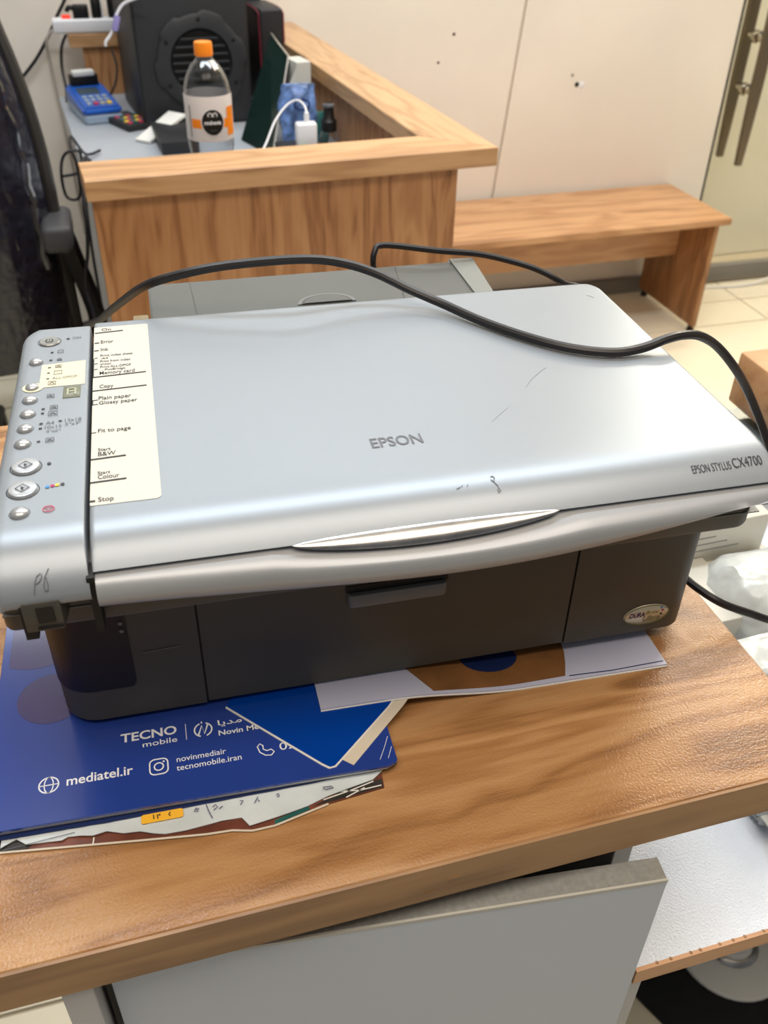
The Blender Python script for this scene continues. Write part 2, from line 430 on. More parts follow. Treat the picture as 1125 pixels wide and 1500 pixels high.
box('top_edge', (.001, .0012, .9499), (.3257, .0154, .9507), 'edge_grey', dd, 0, mat4=dm)
box('edge_line', (.0005, -.0003, .9482), (.326, .0012, .9508), 'edge_pale', dd, 0, mat4=dm)
box('edge_strip', (-.0035, .001, .16), (-.0005, .0158, .95), 'seam_black', dd, 0, mat4=dm)

# ================================================================== SHELF UNIT right of the table
sh = empty('side_shelf', (0, 0, 0)); tag(sh, 'white speckled low shelf with wood-coloured front edge beside the table', 'shelf')
box('shelf_board', (.2775, .266, .784), (1.35, .93, .80), 'melamine_white', sh)
bm = bmesh.new(); bbox(bm, (.2770, .2630, .7835), (1.35, .266, .8004))
from_bm('edge_strip', bm, 'strip_wood', sh)
for i in range(11):
    x = .296 + i * .0125 + random.uniform(-.004, .004)
    lathe('chip', [(.0002, .0005), (.0011, .0004), (.0016, 0)], 'table_edge_wood', sh, 6, loc=(x, .2652, .8002))
box('side_panel', (.2745, .268, 0), (.2900, .91, .7835), 'cabinet_grey', sh, .0006, 1)
box('side_panel', (1.33, .27, 0), (1.35, .93, .784), 'cabinet_grey', sh)
box('back_panel', (.2745, .91, 0), (1.33, .93, .784), 'cabinet_grey', sh)
# black mat and white discs on the floor under it
o = prism('floor_mat', [(.60, .545), (.66, .40), (1.1, .40), (1.1, .80), (.58, .80), (.575, .62)], 0.0005, .006, 'mat_black'); tag(o, 'black mat on the floor below the white shelf', 'mat')
ds = empty('round_disc', (.782, .582, .006)); tag(ds, 'large white round disc with glossy raised centre on the black mat', 'disc', 'white discs on the mat')
lathe('plate', [(.001, 0), (.088, 0), (.0905, .003), (.0905, .007), (.088, .010), (.03, .012), (.001, .012)], 'disc_white', ds, 40)
lathe('hub', [(.034, .0115), (.034, .016), (.031, .020), (.026, .022), (.026, .03), (.022, .034), (.001, .034)], 'disc_white', ds, 28)
lathe('collar', [(.0345, .0115), (.042, .0115), (.043, .014), (.040, .018), (.0345, .020)], 'chrome', ds, 28, cap=False)
d2 = empty('round_disc', (.845, .445, .006)); tag(d2, 'smaller white round disc at the corner of the black mat', 'disc', 'white discs on the mat')
lathe('plate', [(.001, 0), (.064, 0), (.066, .003), (.064, .010), (.02, .012), (.001, .012)], 'disc_white', d2, 32)
lathe('hub', [(.02, .0115), (.02, .022), (.001, .024)], 'disc_white', d2, 20)

# ================================================================== PRINTER
PZ = 1.17                                   # lid plane
PB = 1.012                                  # underside of the base
pr = empty('multifunction_printer', (0.14, 0.50, PB), R(-2.476))
tag(pr, 'silver and charcoal flatbed inkjet printer standing on the table', 'printer')
H = PZ - PB                                 # lid height in printer space
# --- lid profile (v, drop): flat top, rounded nose
PROF = [(.123, -.0035), (.1215, -.0012), (.118, 0), (.09, 0), (.05, 0), (0, 0), (-.05, 0), (-.09, 0), (-.105, 0), (-.113, -.0004), (-.119, -.0012), (-.1245, -.0026),
        (-.1295, -.0046), (-.1338, -.0073), (-.1376, -.0102), (-.1408, -.0130)]
def prof_w(v):
    for (v0, w0), (v1, w1) in zip(PROF, PROF[1:]):
        if v1 <= v <= v0: return w0 + (w1 - w0) * (v0 - v) / (v0 - v1)
    return PROF[-1][1] if v < 0 else PROF[0][1]
def on_top(p): return (p[0], p[1], H + prof_w(p[1]) + p[2])
def loft(name, prof, uL, uR, thick, m, parent, edge=((0, -.0014), (.0004, -.0006), (.0012, -.0001), (.0030, 0)), edger=None):
    """top skin over a front-to-back profile with rounded side edges, closed underneath; uL / uR are functions of v"""
    cols = [('L', d, w) for d, w in edge] + [('M', t, 0) for t in (.15, .35, .5, .65, .85)] + [('R', d, w) for d, w in reversed(edger or edge)]
    vs, fs = [], []
    nc = len(cols)
    for lay in (0, 1):
        for v, w in prof:
            l, r = uL(v), uR(v)
            for k, d, dw in cols:
                u = l + d if k == 'L' else (r - d if k == 'R' else l + .0035 + (r - l - .007) * d)
                if lay == 0: vs.append((u, v, H + w + dw * (1 if v > -.13 else .25)))
                else: vs.append((u, v if v > -.12 else -.12 + (v + .12) * .35, H + max(w - thick, -.0262)))
    n = len(prof); off = n * nc
    for j in range(n - 1):
        for i in range(nc - 1):
            a = j * nc + i
            fs.append((a, a + 1, a + nc + 1, a + nc)); fs.append((off + a, off + a + nc, off + a + nc + 1, off + a + 1))
        for i in (0, nc - 1):
            a = j * nc + i; fs.append((a, a + nc, off + a + nc, off + a))
    for j in (0, n - 1):
        for i in range(nc - 1):
            a = j * nc + i; fs.append((a, off + a, off + a + 1, a + 1))
    return mk(name, vs, fs, m, parent, 40)
def refine(prof, lo, hi, n):
    extra = [lo + (hi - lo) * i / n for i in range(1, n)]
    pts = {v: w for v, w in prof}
    for v in extra: pts.setdefault(round(v, 5), prof_w(v))
    return sorted(pts.items(), reverse=True)
def cornerR(v, u=.2088, vc=.105, r=.020):
    return u - .0014 * (.1 - v) if v < vc else u - r + math.sqrt(max(0, r * r - ((v - vc) * r / (.1235 - vc)) ** 2))
lid = loft('scanner_lid', refine(PROF, .104, .123, 9), lambda v: -.1706, cornerR, .009, 'silver', pr)
# control panel
PPROF = [p for p in PROF if p[0] <= .1185][:-1] + [(-.1408, -.0130), (-.1438, -.0165), (-.1460, -.0200), (-.1468, -.0230), (-.1458, -.0258), (-.1432, -.0272)]
PPROF = [(.1185, -.003), (.117, -.001), (.115, 0)] + PPROF[1:]
def cornerL(v):
    u, vc, r = -.2182 - .0022 * min(1, max(0, (.06 - v) / .15)), .098, .0165
    base = u if v < vc else u + r - math.sqrt(max(0, r * r - ((v - vc) * r / (.119 - vc)) ** 2))
    return base + (0 if v > -.13 else ((-.13 - v) / .0175) ** 2 * .006)
cp_prof = sorted({**{v: w for v, w in PPROF}, **{round(.099 + i * .002, 4): 0.0 for i in range(8)}}.items(), reverse=True)
# keep the nose in order (front part is not single-valued in v)
cp_prof = [p for p in cp_prof if p[0] > -.14] + [(-.1408, -.0130), (-.1438, -.0165), (-.1460, -.0200), (-.1468, -.0230), (-.1458, -.0258), (-.1432, -.0272)]
panel_o = loft('control_panel', cp_prof, cornerL, lambda v: -.1729, .012, 'silver', pr, edge=((0, -.006), (.0008, -.0032), (.0022, -.0010), (.0045, 0)), edger=((0, -.0012), (.0003, -.0005), (.0008, -.0001), (.002, 0)))
# scanner body: dark tub below lid and panel
tub = prism('scanner_tub', rrect(-.2200, -.1330, .2080, .1130, (.006, .012, .02, .018)), H - .052, H - .0135, 'charcoal', pr, .0025)
boxes('tub_line', [((-.2190, -.1336, H - .0405), (.2084, -.12, H - .0398))], 'charcoal_light', tub)
box('gap_liner', (-.1740, -.1440, H - .050), (-.1702, .117, H - .0140), 'seam_black', pr)
# silver lip under the lid, its lower edge swelling in a smile
def lip():
    vs, fs = [], []; n = 48; cs = 11
    for i in range(n + 1):
        u = -.1700 + (.2095 + .1700) * i / n; t = (u + .1700) / .3795
        sm = math.sin(math.pi * min(1, max(0, t)) ** 1.12) ** 1.2
        # finger scoop at the top below the handle
        s2 = max(0.0, 1 - ((u - .001) / .083) ** 2); sc = s2 ** .8 * .0042
        fv = -.1485 - .0068 * sm; bz = H - (.0325 + .006 * sm if t < .45 else .0325 + .006 * sm - .0095 * ((t - .45) / .55) ** 1.6)
        tz = H - .0158 - sc * .9
        pr_ = [(-.128, H - .0145), (-.1392, H - .0150 - sc * .5), (-.1422 , tz), (-.1442 - sc * .3, tz - .0008), (fv + .0022, tz - .0030), (fv + .0004, tz - .0065 + sc * .4), (fv, (tz + bz) / 2 - .0015), (fv + .0010, bz + .0030), (fv + .0032, bz + .0008), (fv + .0065, bz), (-.128, bz)]
        if i in (0, n):
            pass
        vs += [(u, v, z) for v, z in pr_]
    for i in range(n):
        for k in range(cs):
            q = (k + 1) % cs; a = i * cs; b = a + cs
            fs.append((a + k, a + q, b + q, b + k))
    fs.append(tuple(range(cs))); fs.append(tuple(range(n * cs, (n + 1) * cs)))
    return mk('scanner_lip', vs, fs, 'silver_lip', pr, 60)
lip_o = lip()
# chrome almond handle set in the lid edge
def handle():
    vs, fs = [], []; n = 40
    for i in range(n + 1):
        t = i / n; u = -.0725 + .1465 * t; e = math.sin(math.pi * t) ** .62
        for a in range(9):
            ang = math.pi * a / 8
            c = math.cos(ang); s_ = math.sin(ang)
            vv = -.1408 + c * .0060 * e; zz = H - .0120 - (1 - c) * .0031 * e + .0022 * s_ * e - (1 - e) * .0008
            vs.append((u, vv - .0016 * s_ * e - .0006, zz))
    for i in range(n):
        for k in range(8):
            a = i * 9 + k; fs.append((a, a + 1, a + 10, a + 9))
    for i in range(n): fs.append((i * 9, i * 9 + 9, i * 9 + 17, i * 9 + 8))
    return mk('lid_handle', vs, fs, 'chrome', lid, 60)
part_label(handle(), 'chrome almond-shaped lid handle')
# --- base
bo = [(-.1255, -.1050), (-.1255, -.1015), (.1122, -.1015), (.1122, -.1050)]
left_arc = [p for p in rrect(-.2110, -.1050, .2, .1, .022, 8)][:9]
right_arc = [p for p in rrect(-.2110, -.1050, .2030, .1, .016, 8)][9:18]
outline = left_arc + bo + right_arc + [(.203, .135), (-.211, .135)]
base = prism('base_body', outline, 0.0, H - .050, 'charcoal', pr, .0012, 1)
door_o = box('output_tray_door', (-.1247, -.1046, .0015), (.1114, -.1018, H - .053), 'charcoal', pr, .0006, 1)
# tray door handle: ledge coloured paler as if catching light, dark slot above
HD = prism('door_handle', rrect(-.0362, -.1085, .0252, -.1042, (.003, .003, 0, 0), 4), .0645, .0745, 'charcoal_light', door_o, .0012)
box('handle_slot', (-.0372, -.1052, .0745), (.0262, -.1044, .0795), 'seam_black', door_o)
# glossy black card slot cover wrapping the left front corner
arc = [(-.2110, -.045)] + left_arc + [(-.1645, -.1050)]
def shell(name, path, d, z0, z1, m, parent, radius=0.004):
    vs, fs = [], []; n = len(path)
    for i, p in enumerate(path):
        a = Vector(path[max(i - 1, 0)]); b = Vector(path[min(i + 1, n - 1)]); t = (b - a).normalized(); nr = Vector((t.y, -t.x))
        q = Vector(p) + nr * d
        cut = radius if i == n - 1 else 0
        vs += [(q.x, q.y, z0 + cut), (q.x, q.y, z1), (p[0], p[1], z0 + cut), (p[0], p[1], z1)]
    for i in range(n - 1):
        a, b = 4 * i, 4 * i + 4
        fs += [(a, b, b + 1, a + 1), (a, a + 2, b + 2, b), (a + 1, b + 1, b + 3, a + 3)]
    fs += [(0, 1, 3, 2), (4 * n - 4, 4 * n - 3, 4 * n - 1, 4 * n - 2)]
    return mk(name, vs, fs, m, parent, 50)
arc2 = arc[:-1] + [(-.1700, -.1050), (-.1665, -.1050), (-.1645, -.1050)]
cs_ = shell('card_slot_cover', arc2, .0008, .0265, H - .052, 'gloss_black', pr)
for z in (.078, .072): lathe('cover_dot', [(.0002, .0012), (.0012, .001), (.0014, 0)], 'charcoal_light', cs_, 8, mat4=Matrix.Translation((-.1672, -.1058, z)) @ Matrix.Rotation(R(90), 4, 'X'))
# usb camera socket below the panel
us = prism('usb_socket', [(-.2060, -.1474), (-.1880, -.1474), (-.1860, -.1300), (-.2060, -.1300)], H - .0410, H - .0225, 'charcoal', pr, .0008)
box('port_hole', (-.1996, -.1482, H - .0350), (-.1915, -.1472, H - .0255), 'gloss_black', us)
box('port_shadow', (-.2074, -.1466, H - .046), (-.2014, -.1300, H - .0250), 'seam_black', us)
box('port_lip', (-.2005, -.1480, H - .0392), (-.1882, -.1472, H - .0378), 'seam_black', us)
# rear paper feeder folded behind the lid
bm = bmesh.new()
q = [(-.1320, .131, H - .0105), (.1180, .131, H - .0105), (.1180, .1955, H - .005), (-.1320, .1930, H - .005)]
vs = [bm.verts.new(p) for p in q] + [bm.verts.new((p[0], p[1], p[2] - .012)) for p in q]
for f in ((0, 1, 2, 3), (7, 6, 5, 4), (0, 4, 5, 1), (1, 5, 6, 2), (2, 6, 7, 3), (3, 7, 4, 0)): bm.faces.new([vs[i] for i in f])
bmesh.ops.bevel(bm, geom=list(bm.edges), offset=.0012, segments=2, affect='EDGES')
fd = from_bm('paper_support', bm, 'feeder_grey', pr)
def slope(v): return H - .0105 + (v - .131) * .0853
bm = bmesh.new(); q = [(.1160, .1290), (.1330, .1300), (.1345, .1980), (.1120, .1985)]
vs = [bm.verts.new((u, v, slope(v) + .0014)) for u, v in q] + [bm.verts.new((u, v, slope(v) - .016)) for u, v in q]
for f in ((0, 1, 2, 3), (7, 6, 5, 4), (0, 4, 5, 1), (1, 5, 6, 2), (2, 6, 7, 3), (3, 7, 4, 0)): bm.faces.new([vs[i] for i in f])
bmesh.ops.bevel(bm, geom=list(bm.edges), offset=.0015, segments=2, affect='EDGES')
part_label(from_bm('support_end', bm, 'feeder_pale', pr), 'pale grey end piece of the paper support')
for r_, m_ in ((.0225, 'charcoal_light'), (.0195, 'charcoal'), (.017, 'feeder_grey')):
    pts = [(x, y, slope(y) + .0008 + (.0225 - r_) * .12) for x, y in circ(0, .1425, r_, r_ * .62, 24, 0, 180)]
    o = mk('finger_notch', pts + [(x, y, z - .004) for x, y, z in pts], [tuple(range(24))] + [(i, i + 1, 25 + i, 24 + i) for i in range(23)] + [(23, 0, 24, 47)], m_, fd, 0)
ribbon('support_line', [(-.098, .135), (-.1, .19)], .0005, 'charcoal', fd, fmap=lambda p: (p[0], p[1], slope(p[1]) + .0003 + p[2]))
ribbon('support_line', [(.060, .135), (.066, .193)], .0005, 'charcoal', fd, fmap=lambda p: (p[0], p[1], slope(p[1]) + .0003 + p[2]))
box('rear_housing', (-.16, .122, .02), (.165, .150, H - .035), 'charcoal', pr, .003)
box('feeder_hinge', (-.1450, .1260, H - .034), (-.1335, .1500, H - .010), 'tan_plastic', pr, .0015)
# --- paper label on the lid
SL = [(-.1334, .1121), (-.1701, .1095), (-.1703, -.1040), (-.1346, -.1030)]
def strip_on_lid(name, u0, u1, v0, v1, m, parent, lift, rr=.003):
    pts = rrect(u0, v0, u1, v1, (rr * .4, rr, .0012, .0004), 4)
    o = prism(name, pts, 0, .00018, m, parent)
    for v in o.data.vertices: v.co.z = H + prof_w(v.co.y) + lift + v.co.z
    return o
st = part_label(strip_on_lid('label_sticker', -.1703, -.1342, -.1035, .1108, 'cream_sticker', pr, .00012), 'cream paper label with button captions')
TXT = [('On', -0.1653, -0.159, 0.1042, 0.0041), ('Error', -0.1657, -0.1575, 0.0847, 0.0049), ('Ink', -0.1657, -0.1608, 0.0734, 0.0047), ('Print index sheet', -0.1659, -0.1452, 0.065, 0.0031), ('-A4', -0.1659, -0.1611, 0.0612, 0.0025), ('Print from index', -0.1659, -0.1468, 0.0567, 0.0031), ('sheet', -0.1659, -0.1591, 0.0531, 0.0025), ('Print ALL-DPOF', -0.1658, -0.1466, 0.0488, 0.0031), ('- PictBridge', -0.165, -0.1503, 0.0450, 0.0027), ('Memory card', -0.1663, -0.1445, 0.0398, 0.0045), ('Copy', -0.1662, -0.1578, 0.0218, 0.0045), ('Plain paper', -0.1667, -0.1474, 0.007, 0.0045), ('Glossy paper', -0.1664, -0.1438, 0.0012, 0.0042), ('Fit to page', -0.1667, -0.1484, -0.0315, 0.0042), ('Start', -0.1666, -0.1597, -0.0517, 0.0032), ('B&W', -0.1665, -0.157, -0.0568, 0.0043), ('Start', -0.1666, -0.16, -0.0751, 0.003), ('Colour', -0.1665, -0.1553, -0.0797, 0.0042), ('Stop', -0.1662, -0.1583, -0.1008, 0.0042)]
for s_, u0, u1, v, h in TXT: text('printed_caption', s_, u0, u1, v, h, 'print_dark', st, on_top, 0.008, lift=.0005)
LN = [(-0.1697, 0.1013, -0.151, 0.1026, 0.0011), (-0.1698, 0.0856, -0.1668, 0.086, 0.0011), (-0.17, 0.0742, -0.167, 0.0744, 0.0011), (-0.1703, 0.0368, -0.1376, 0.0384, 0.0011), (-0.1703, 0.0188, -0.1377, 0.0203, 0.0011), (-0.1703, 0.0068, -0.167, 0.0071, 0.0005), (-0.1703, 0.0014, -0.167, 0.0018, 0.0005), (-0.1703, -0.0314, -0.1676, -0.0312, 0.0005), (-0.1703, -0.0598, -0.1516, -0.0588, 0.0013), (-0.1703, -0.0826, -0.1516, -0.0818, 0.0013), (-0.1703, -0.0999, -0.1676, -0.0998, 0.0015), (-0.1698, 0.0633, -0.1676, 0.0633, 0.0005), (-0.1697, 0.0552, -0.1674, 0.0554, 0.0005), (-0.1696, 0.0474, -0.1675, 0.0476, 0.0005), (-.1700, .0621, -.1700, .0368, .0005), (-.1700, .0069, -.1700, .0014, .0005)]
for u0, v0, u1, v1, t in LN: ribbon('printed_rule', [(u0, v0), (u1, v1)], t, 'print_dark', st, fmap=on_top, lift=.0004)
# --- panel print, buttons
cr_ = [(-.2026, .0300), (-.1752, .0300), (-.1752, .0625), (-.2022, .0605)]
o = prism('selector_field', cr_, 0, .0002, 'cream_pad', panel_o)
for v in o.data.vertices: v.co.z += H + .0001
part_label(o, 'cream field behind the mode lights')
o = prism('selector_field', circ(-.2062, .0308, .0062, .0058), 0, .0002, 'cream_pad', panel_o)
for v in o.data.vertices: v.co.z += H + .0002
for s_, u0, u1, v, h in [('ON', -0.1844, -0.1788, 0.0963, 0.0028), ('ALL-DPOF-', -0.1952, -0.179, 0.0394, 0.0032), ('A4', -0.1963, -0.1915, -0.0158, 0.0033), ('13x18', -0.1856, -0.1764, -0.0146, 0.0033), ('5"x7"', -0.1854, -0.1763, -0.0192, 0.0033), ('10x15', -0.1966, -0.1873, -0.0206, 0.0032), ('4"x6"', -0.1958, -0.1876, -0.0252, 0.0029)]:
    text('printed_caption', s_, u0, u1, v, h, 'print_grey', panel_o, on_top, 0.0, lift=.0005)
for u0, v0, u1, v1, t in [(-0.1882, 0.0966, -0.1862, 0.0967, 0.0011), (-0.1977, 0.0777, -0.1959, 0.0778, 0.0011), (-0.198, 0.0663, -0.1962, 0.0666, 0.0011), (-0.1984, 0.0557, -0.1965, 0.0558, 0.0011), (-0.1985, 0.0484, -0.1968, 0.0484, 0.0011), (-0.1986, 0.0405, -0.1969, 0.0407, 0.0011), (-0.1995, 0.0025, -0.1977, 0.0027, 0.0011), (-0.1996, -0.0027, -0.1978, -0.0025, 0.0011), (-0.1998, -0.0148, -0.1979, -0.0144, 0.0011), (-0.1891, -0.0135, -0.1873, -0.0134, 0.0011), (-0.1999, -0.0201, -0.198, -0.0198, 0.0011), (-0.2001, -0.0345, -0.1983, -0.0343, 0.0011)]:
    ribbon('status_light', [(u0, v0), (u1, v1)], t, 'print_dark', panel_o, fmap=on_top, lift=.0004)
def icon_page(u, v, w, extra=0):
    h = w * .95
    ribbon('printed_icon', [(u - w / 2, v - h / 2), (u + w / 2, v - h / 2), (u + w / 2, v + h / 2), (u - w / 2, v + h / 2)], .0004, 'print_grey', panel_o, True, .0004, on_top)
    if extra:
        ribbon('printed_icon', [(u - w / 3, v - h / 6), (u, v + h / 5), (u + w / 3, v - h / 5)], .0007, 'print_grey', panel_o, False, .0004, on_top)
for i, (u, v, w) in enumerate([(-0.1914, 0.0783, 0.0036), (-0.1919, 0.0566, 0.0036), (-0.1919, 0.0483, 0.0048), (-0.195, 0.0346, 0.0046), (-0.1950, 0.0180, 0.0041), (-0.1925, 0.0036, 0.0043), (-0.1928, -0.0037, 0.0050), (-0.1931, -0.0337, 0.0043)]): icon_page(u, v, w, i % 2 or i > 3)
o = prism('printed_icon', [(-.1934, .0658), (-.1900, .0658), (-.1903, .0676), (-.1917, .0692), (-.1931, .0676)], H + .0003, H + .0005, 'print_grey', panel_o)
lc = part_label(prism('lcd_window', [(-.1880, .0138), (-.1776, .0138), (-.1774, .0284), (-.1878, .0284)], H - .001, H + .0005, 'lcd', panel_o, .0003), 'small grey digit window')
for a, b in (((-.1848, .0250), (-.1808, .0250)), ((-.1848, .0212), (-.1808, .0212)), ((-.1850, .0250), (-.1850, .0172)), ((-.1806, .0250), (-.1806, .0172))):
    ribbon('lcd_segment', [a, b], .0011, 'lcd_digit', panel_o, fmap=lambda p: (p[0], p[1], H + .0006 + p[2]))
def button(u, v, r, kind):
    if kind == 'flat':
        b = lathe('power_button', [(r, -.001), (r, .0006), (r * .93, .0011), (.0002, .0009)], 'button_dark', panel_o, 28, loc=(u, v, H), cap=False)
        lathe('button_ring', [(r * 1.03, -.001), (r * 1.09, .0004), (r * 1.13, 0)], 'print_grey', panel_o, 28, loc=(u, v, H), cap=False)
        ribbon('printed_icon', circ(u, v, .0024, .0024, 14, 120, 420), .0004, 'print_dark', panel_o, False, .0012, lambda p: (p[0], p[1], H + p[2]))
        ribbon('printed_icon', [(u, v), (u, v + .0028)], .0004, 'print_dark', panel_o, False, .0012, lambda p: (p[0], p[1], H + p[2]))
    elif kind == 'big':
        lathe('start_button', [(r, -.001), (r, .0008), (r * .94, .0016), (r * .85, .0018), (.0002, .0012)], 'button_silver', panel_o, 32, loc=(u, v, H), cap=False)
        lathe('button_ring', [(r * 1.02, -.001), (r * 1.06, .0003), (r * 1.12, 0)], 'print_dark', panel_o, 32, loc=(u, v, H), cap=False)
        d = .0036
        ribbon('printed_icon', [(u - d, v), (u, v - d), (u + d, v), (u, v + d)], .0005, 'print_dark', panel_o, True, .0019, lambda p: (p[0], p[1], H + p[2]))
        prism('printed_icon', [(u - .0007, v - .0013), (u + .0011, v), (u - .0007, v + .0013)], H + .0019, H + .0021, 'print_dark', panel_o)
    else:
        lathe('push_button', [(r, -.001), (r, .0008), (r * .9, .0017), (r * .6, .0026), (r * .3, .0030), (.0002, .0031)], 'button_silver', panel_o, 24, loc=(u, v, H), cap=False)
        lathe('button_ring', [(r * 1.02, -.001), (r * 1.08, .0003), (r * 1.16, 0)], 'print_grey', panel_o, 24, loc=(u, v, H), cap=False)
for i, (u, v, r) in enumerate([(-0.1992, 0.0944, 0.0068), (-0.2062, 0.0649, 0.0041), (-0.2065, 0.0308, 0.0042), (-0.2069, 0.0147, 0.0042), (-0.207, -0.0022, 0.0042), (-0.2074, -0.019, 0.0042), (-0.2077, -0.0357, 0.0043), (-0.2043, -0.0597, 0.0076), (-0.2044, -0.082, 0.0076), (-0.2046, -0.1026, 0.0046)]):
    button(u, v, r, 'flat' if i == 0 else ('big' if i in (7, 8) else 'dome'))
for (u, v), m_ in zip([(-0.1923, -0.0586), (-0.1922, -0.0813), (-0.1896, -0.0809), (-0.1872, -0.0805), (-0.1845, -0.0803)], ['ink_black', 'ink_blue', 'ink_magenta', 'ink_yellow', 'ink_black']):
    prism('printed_dot', circ(u, v, .0011, .0012, 14), H + .0003, H + .0005, m_, panel_o)
ribbon('printed_stop_sign', circ(-.1906, -.1017, .0028, .0026, 20), .0004, 'ink_red', panel_o, True, .0004, on_top)
ribbon('printed_stop_sign', [(-.1924, -.1005), (-.1888, -.1005), (-.1906, -.1035)], .0004, 'ink_red', panel_o, True, .0004, on_top)
def on_nose(p):     # panel nose, measured along the curved front
    v = p[1]
    pts = cp_prof
    for (v0, w0), (v1, w1) in zip(pts, pts[1:]):
        if v1 <= v <= v0 and v0 > v1: return (p[0], v - p[2] * .8, H + w0 + (w1 - w0) * (v0 - v) / (v0 - v1) + p[2])
    return (p[0], v - p[2], H - .02 + p[2])
# engraved bridge mark on the nose
ribbon('engraved_mark', [(-.1985, -.1452), (-.1978, -.1420), (-.1966, -.1398), (-.1950, -.1388), (-.1942, -.1394), (-.1946, -.1408), (-.1958, -.1418), (-.1974, -.1424)], .0003, 'print_grey', panel_o, False, .0004, on_nose)
ribbon('engraved_mark', [(-.1908, -.1372), (-.1928, -.1402), (-.1938, -.1430), (-.1934, -.1446), (-.1920, -.1446), (-.1918, -.1430), (-.1924, -.1404)], .0003, 'print_grey', panel_o, False, .0004, on_nose)
text('maker_lettering', 'EPSON', -.0160, .0142, -.0795, .0102, 'print_grey', lid, on_top, 0.012, lift=.0003)
text('model_lettering', 'EPSON STYLUS', .1572, .1815, -.1330, .0046, 'print_dark', lid, on_top, -0.002, lift=.0005)
text('model_lettering', 'CX4700', .1828, .2015, -.1328, .0058, 'print_dark', lid, on_top, 0.0, lift=.0005)
# scuffs and hair lines on the lid
for pts in ([(.0406, -.1195), (.0420, -.1188), (.0428, -.1205), (.0415, -.1222), (.0424, -.1250)], [(.0404, -.1213), (.0418, -.1235), (.0432, -.1262)], [(.0428, -.1268), (.0436, -.1290), (.0424, -.1300), (.0420, -.1280)], [(.0200, -.1246), (.0222, -.1238)], [(.0230, -.1236), (.0236, -.1228)], [(.0262, -.1236), (.0268, -.1226)]):
    ribbon('scuff', pts, .0005, 'print_grey', lid, False, .0003, on_top, .0001)
ribbon('scratch', [(.095, -.030), (.103, -.020), (.114, -.010), (.118, -.0075)], .00014, 'charcoal_light', lid, False, .0002, on_top, .0001)
ribbon('scratch', [(.1925, .098), (.196, .092)], .0003, 'charcoal_light', lid, False, .0002, on_top, .0001)
ribbon('scratch', [(.060, -.066), (.066, -.060), (.075, -.052)], .00012, 'charcoal_light', lid, False, .0002, on_top, .0001)
# badge on the base
def on_front(p): return (p[0], -.1056 - p[2], p[1])
bd = lathe('ink_badge', [(.0002, .0010), (.93, .0010), (1.0, 0.0)], 'badge', pr, 36)
for v in bd.data.vertices: v.co = on_front((.1700 + v.co.x * .0166, .0166 + v.co.y * .0086, v.co.z - .0006))
part_label(bd, 'oval metallic ink badge')
ribbon('badge_rim', circ(.1700, .0166, .0164, .0084, 36), .0004, 'badge_olive', bd, True, .0004, on_front)
text('badge_lettering', 'DURA', .1570, .1684, .0158, .0042, 'badge_purple', bd, on_front, .03, .15, .0006)
text('badge_lettering', 'Brite', .1688, .1784, .0172, .0034, 'badge_olive', bd, on_front, -.004, .3, .0006)
text('badge_lettering', 'Ultra', .1676, .1800, .0112, .0048, 'badge_olive', bd, on_front, 0, .3, .0006)
for (u, w, m_) in ((.1800, .0218, 'ink_blue'), (.1812, .0194, 'ink_magenta'), (.1806, .0160, 'ink_black')):
    o = prism('badge_dot', circ(u, w, .0009, .0009, 10), 0, .0002, m_, bd)
    for v in o.data.vertices: v.co = on_front((v.co.x, v.co.y, .0005 + v.co.z))
ribbon('scratch', [(-.158, .052), (-.146, .0525), (-.137, .053)], .0005, 'charcoal_light', base, False, -.0003, on_front, .0002)
for u_ in (-.18, .17):
    for v_ in (-.08, .10): lathe('rubber_foot', [(.008, -.0005), (.008, .002), (.0002, .002)], 'black', pr, 14, loc=(u_, v_, 0))

# ================================================================== PAPERS under the printer (printer-aligned frame)
def paper_frame(name, z): return empty(name, (0.14, 0.50, z), R(-2.476))
FZ = .0085
fo = paper_frame('blue_folder', 1.0); tag(fo, 'dark blue printed folder with white lettering sticking out under the printer', 'folder')
fpts = [(-.2535, .09), (-.2535, -.1690), (-.0655, -.1722), (-.0263, -.1733), (-.0207, -.1713), (-.0199, -.1697), (-.0199, .09)]
prism('cover', fpts, .0066, FZ, 'folder_blue', fo, .0002, 1)
prism('inner_pages', [(-.2525, .088), (-.2525, -.1672), (-.0265, -.1712), (-.0210, -.1690), (-.0210, .088)], .0030, .0066, 'paper_white', fo)
prism('back_cover', [(-.2540, .09), (-.2540, -.1705), (-.1850, -.1720), (-.0700, -.1712), (-.0200, -.1690), (-.0200, .09)], .0024, .0030, 'paper_navy', fo)
def on_fold(p): return (p[0], p[1], FZ + p[2])
o = prism('printed_disc', circ(-.2205, -.076, .021, .021, 32), FZ + .00005, FZ + .0001, 'folder_violet', fo)
o = prism('printed_disc', [(x, y) for x, y in circ(-.232, -.022, .030, .026, 32) if x > -.2530], FZ + .00005, FZ + .0001, 'folder_violet', fo)
FT = [('TECNO', -0.179, -0.1458, -0.1217, 0.0066, .022), ('mobile', -0.1662, -0.1459, -0.1280, 0.0042, .004), ('Novin Media', -0.1212, -0.0896, -0.1290, 0.0040, .018), ('\ufe8e\ufbfe\ufeaa\ufee3 \ufee6\ufbfe\ufeee\ufee7', -0.1211, -0.0865, -0.1212, 0.0042, .014), ('mediatel.ir', -0.2094, -0.1723, -0.1463, 0.0066, .014), ('novinmediair', -0.1471, -0.1182, -0.1434, 0.0042, .004), ('tecnomobile.iran', -0.1475, -0.1097, -0.1497, 0.0042, .004), ('021', -0.0867, -0.0737, -0.1482, 0.0058, 0)]
for s_, u0, u1, v, h, b in FT: text('printed_lettering', s_, u0, u1, v, h, 'print_white', fo, on_fold, b, lift=.00012)
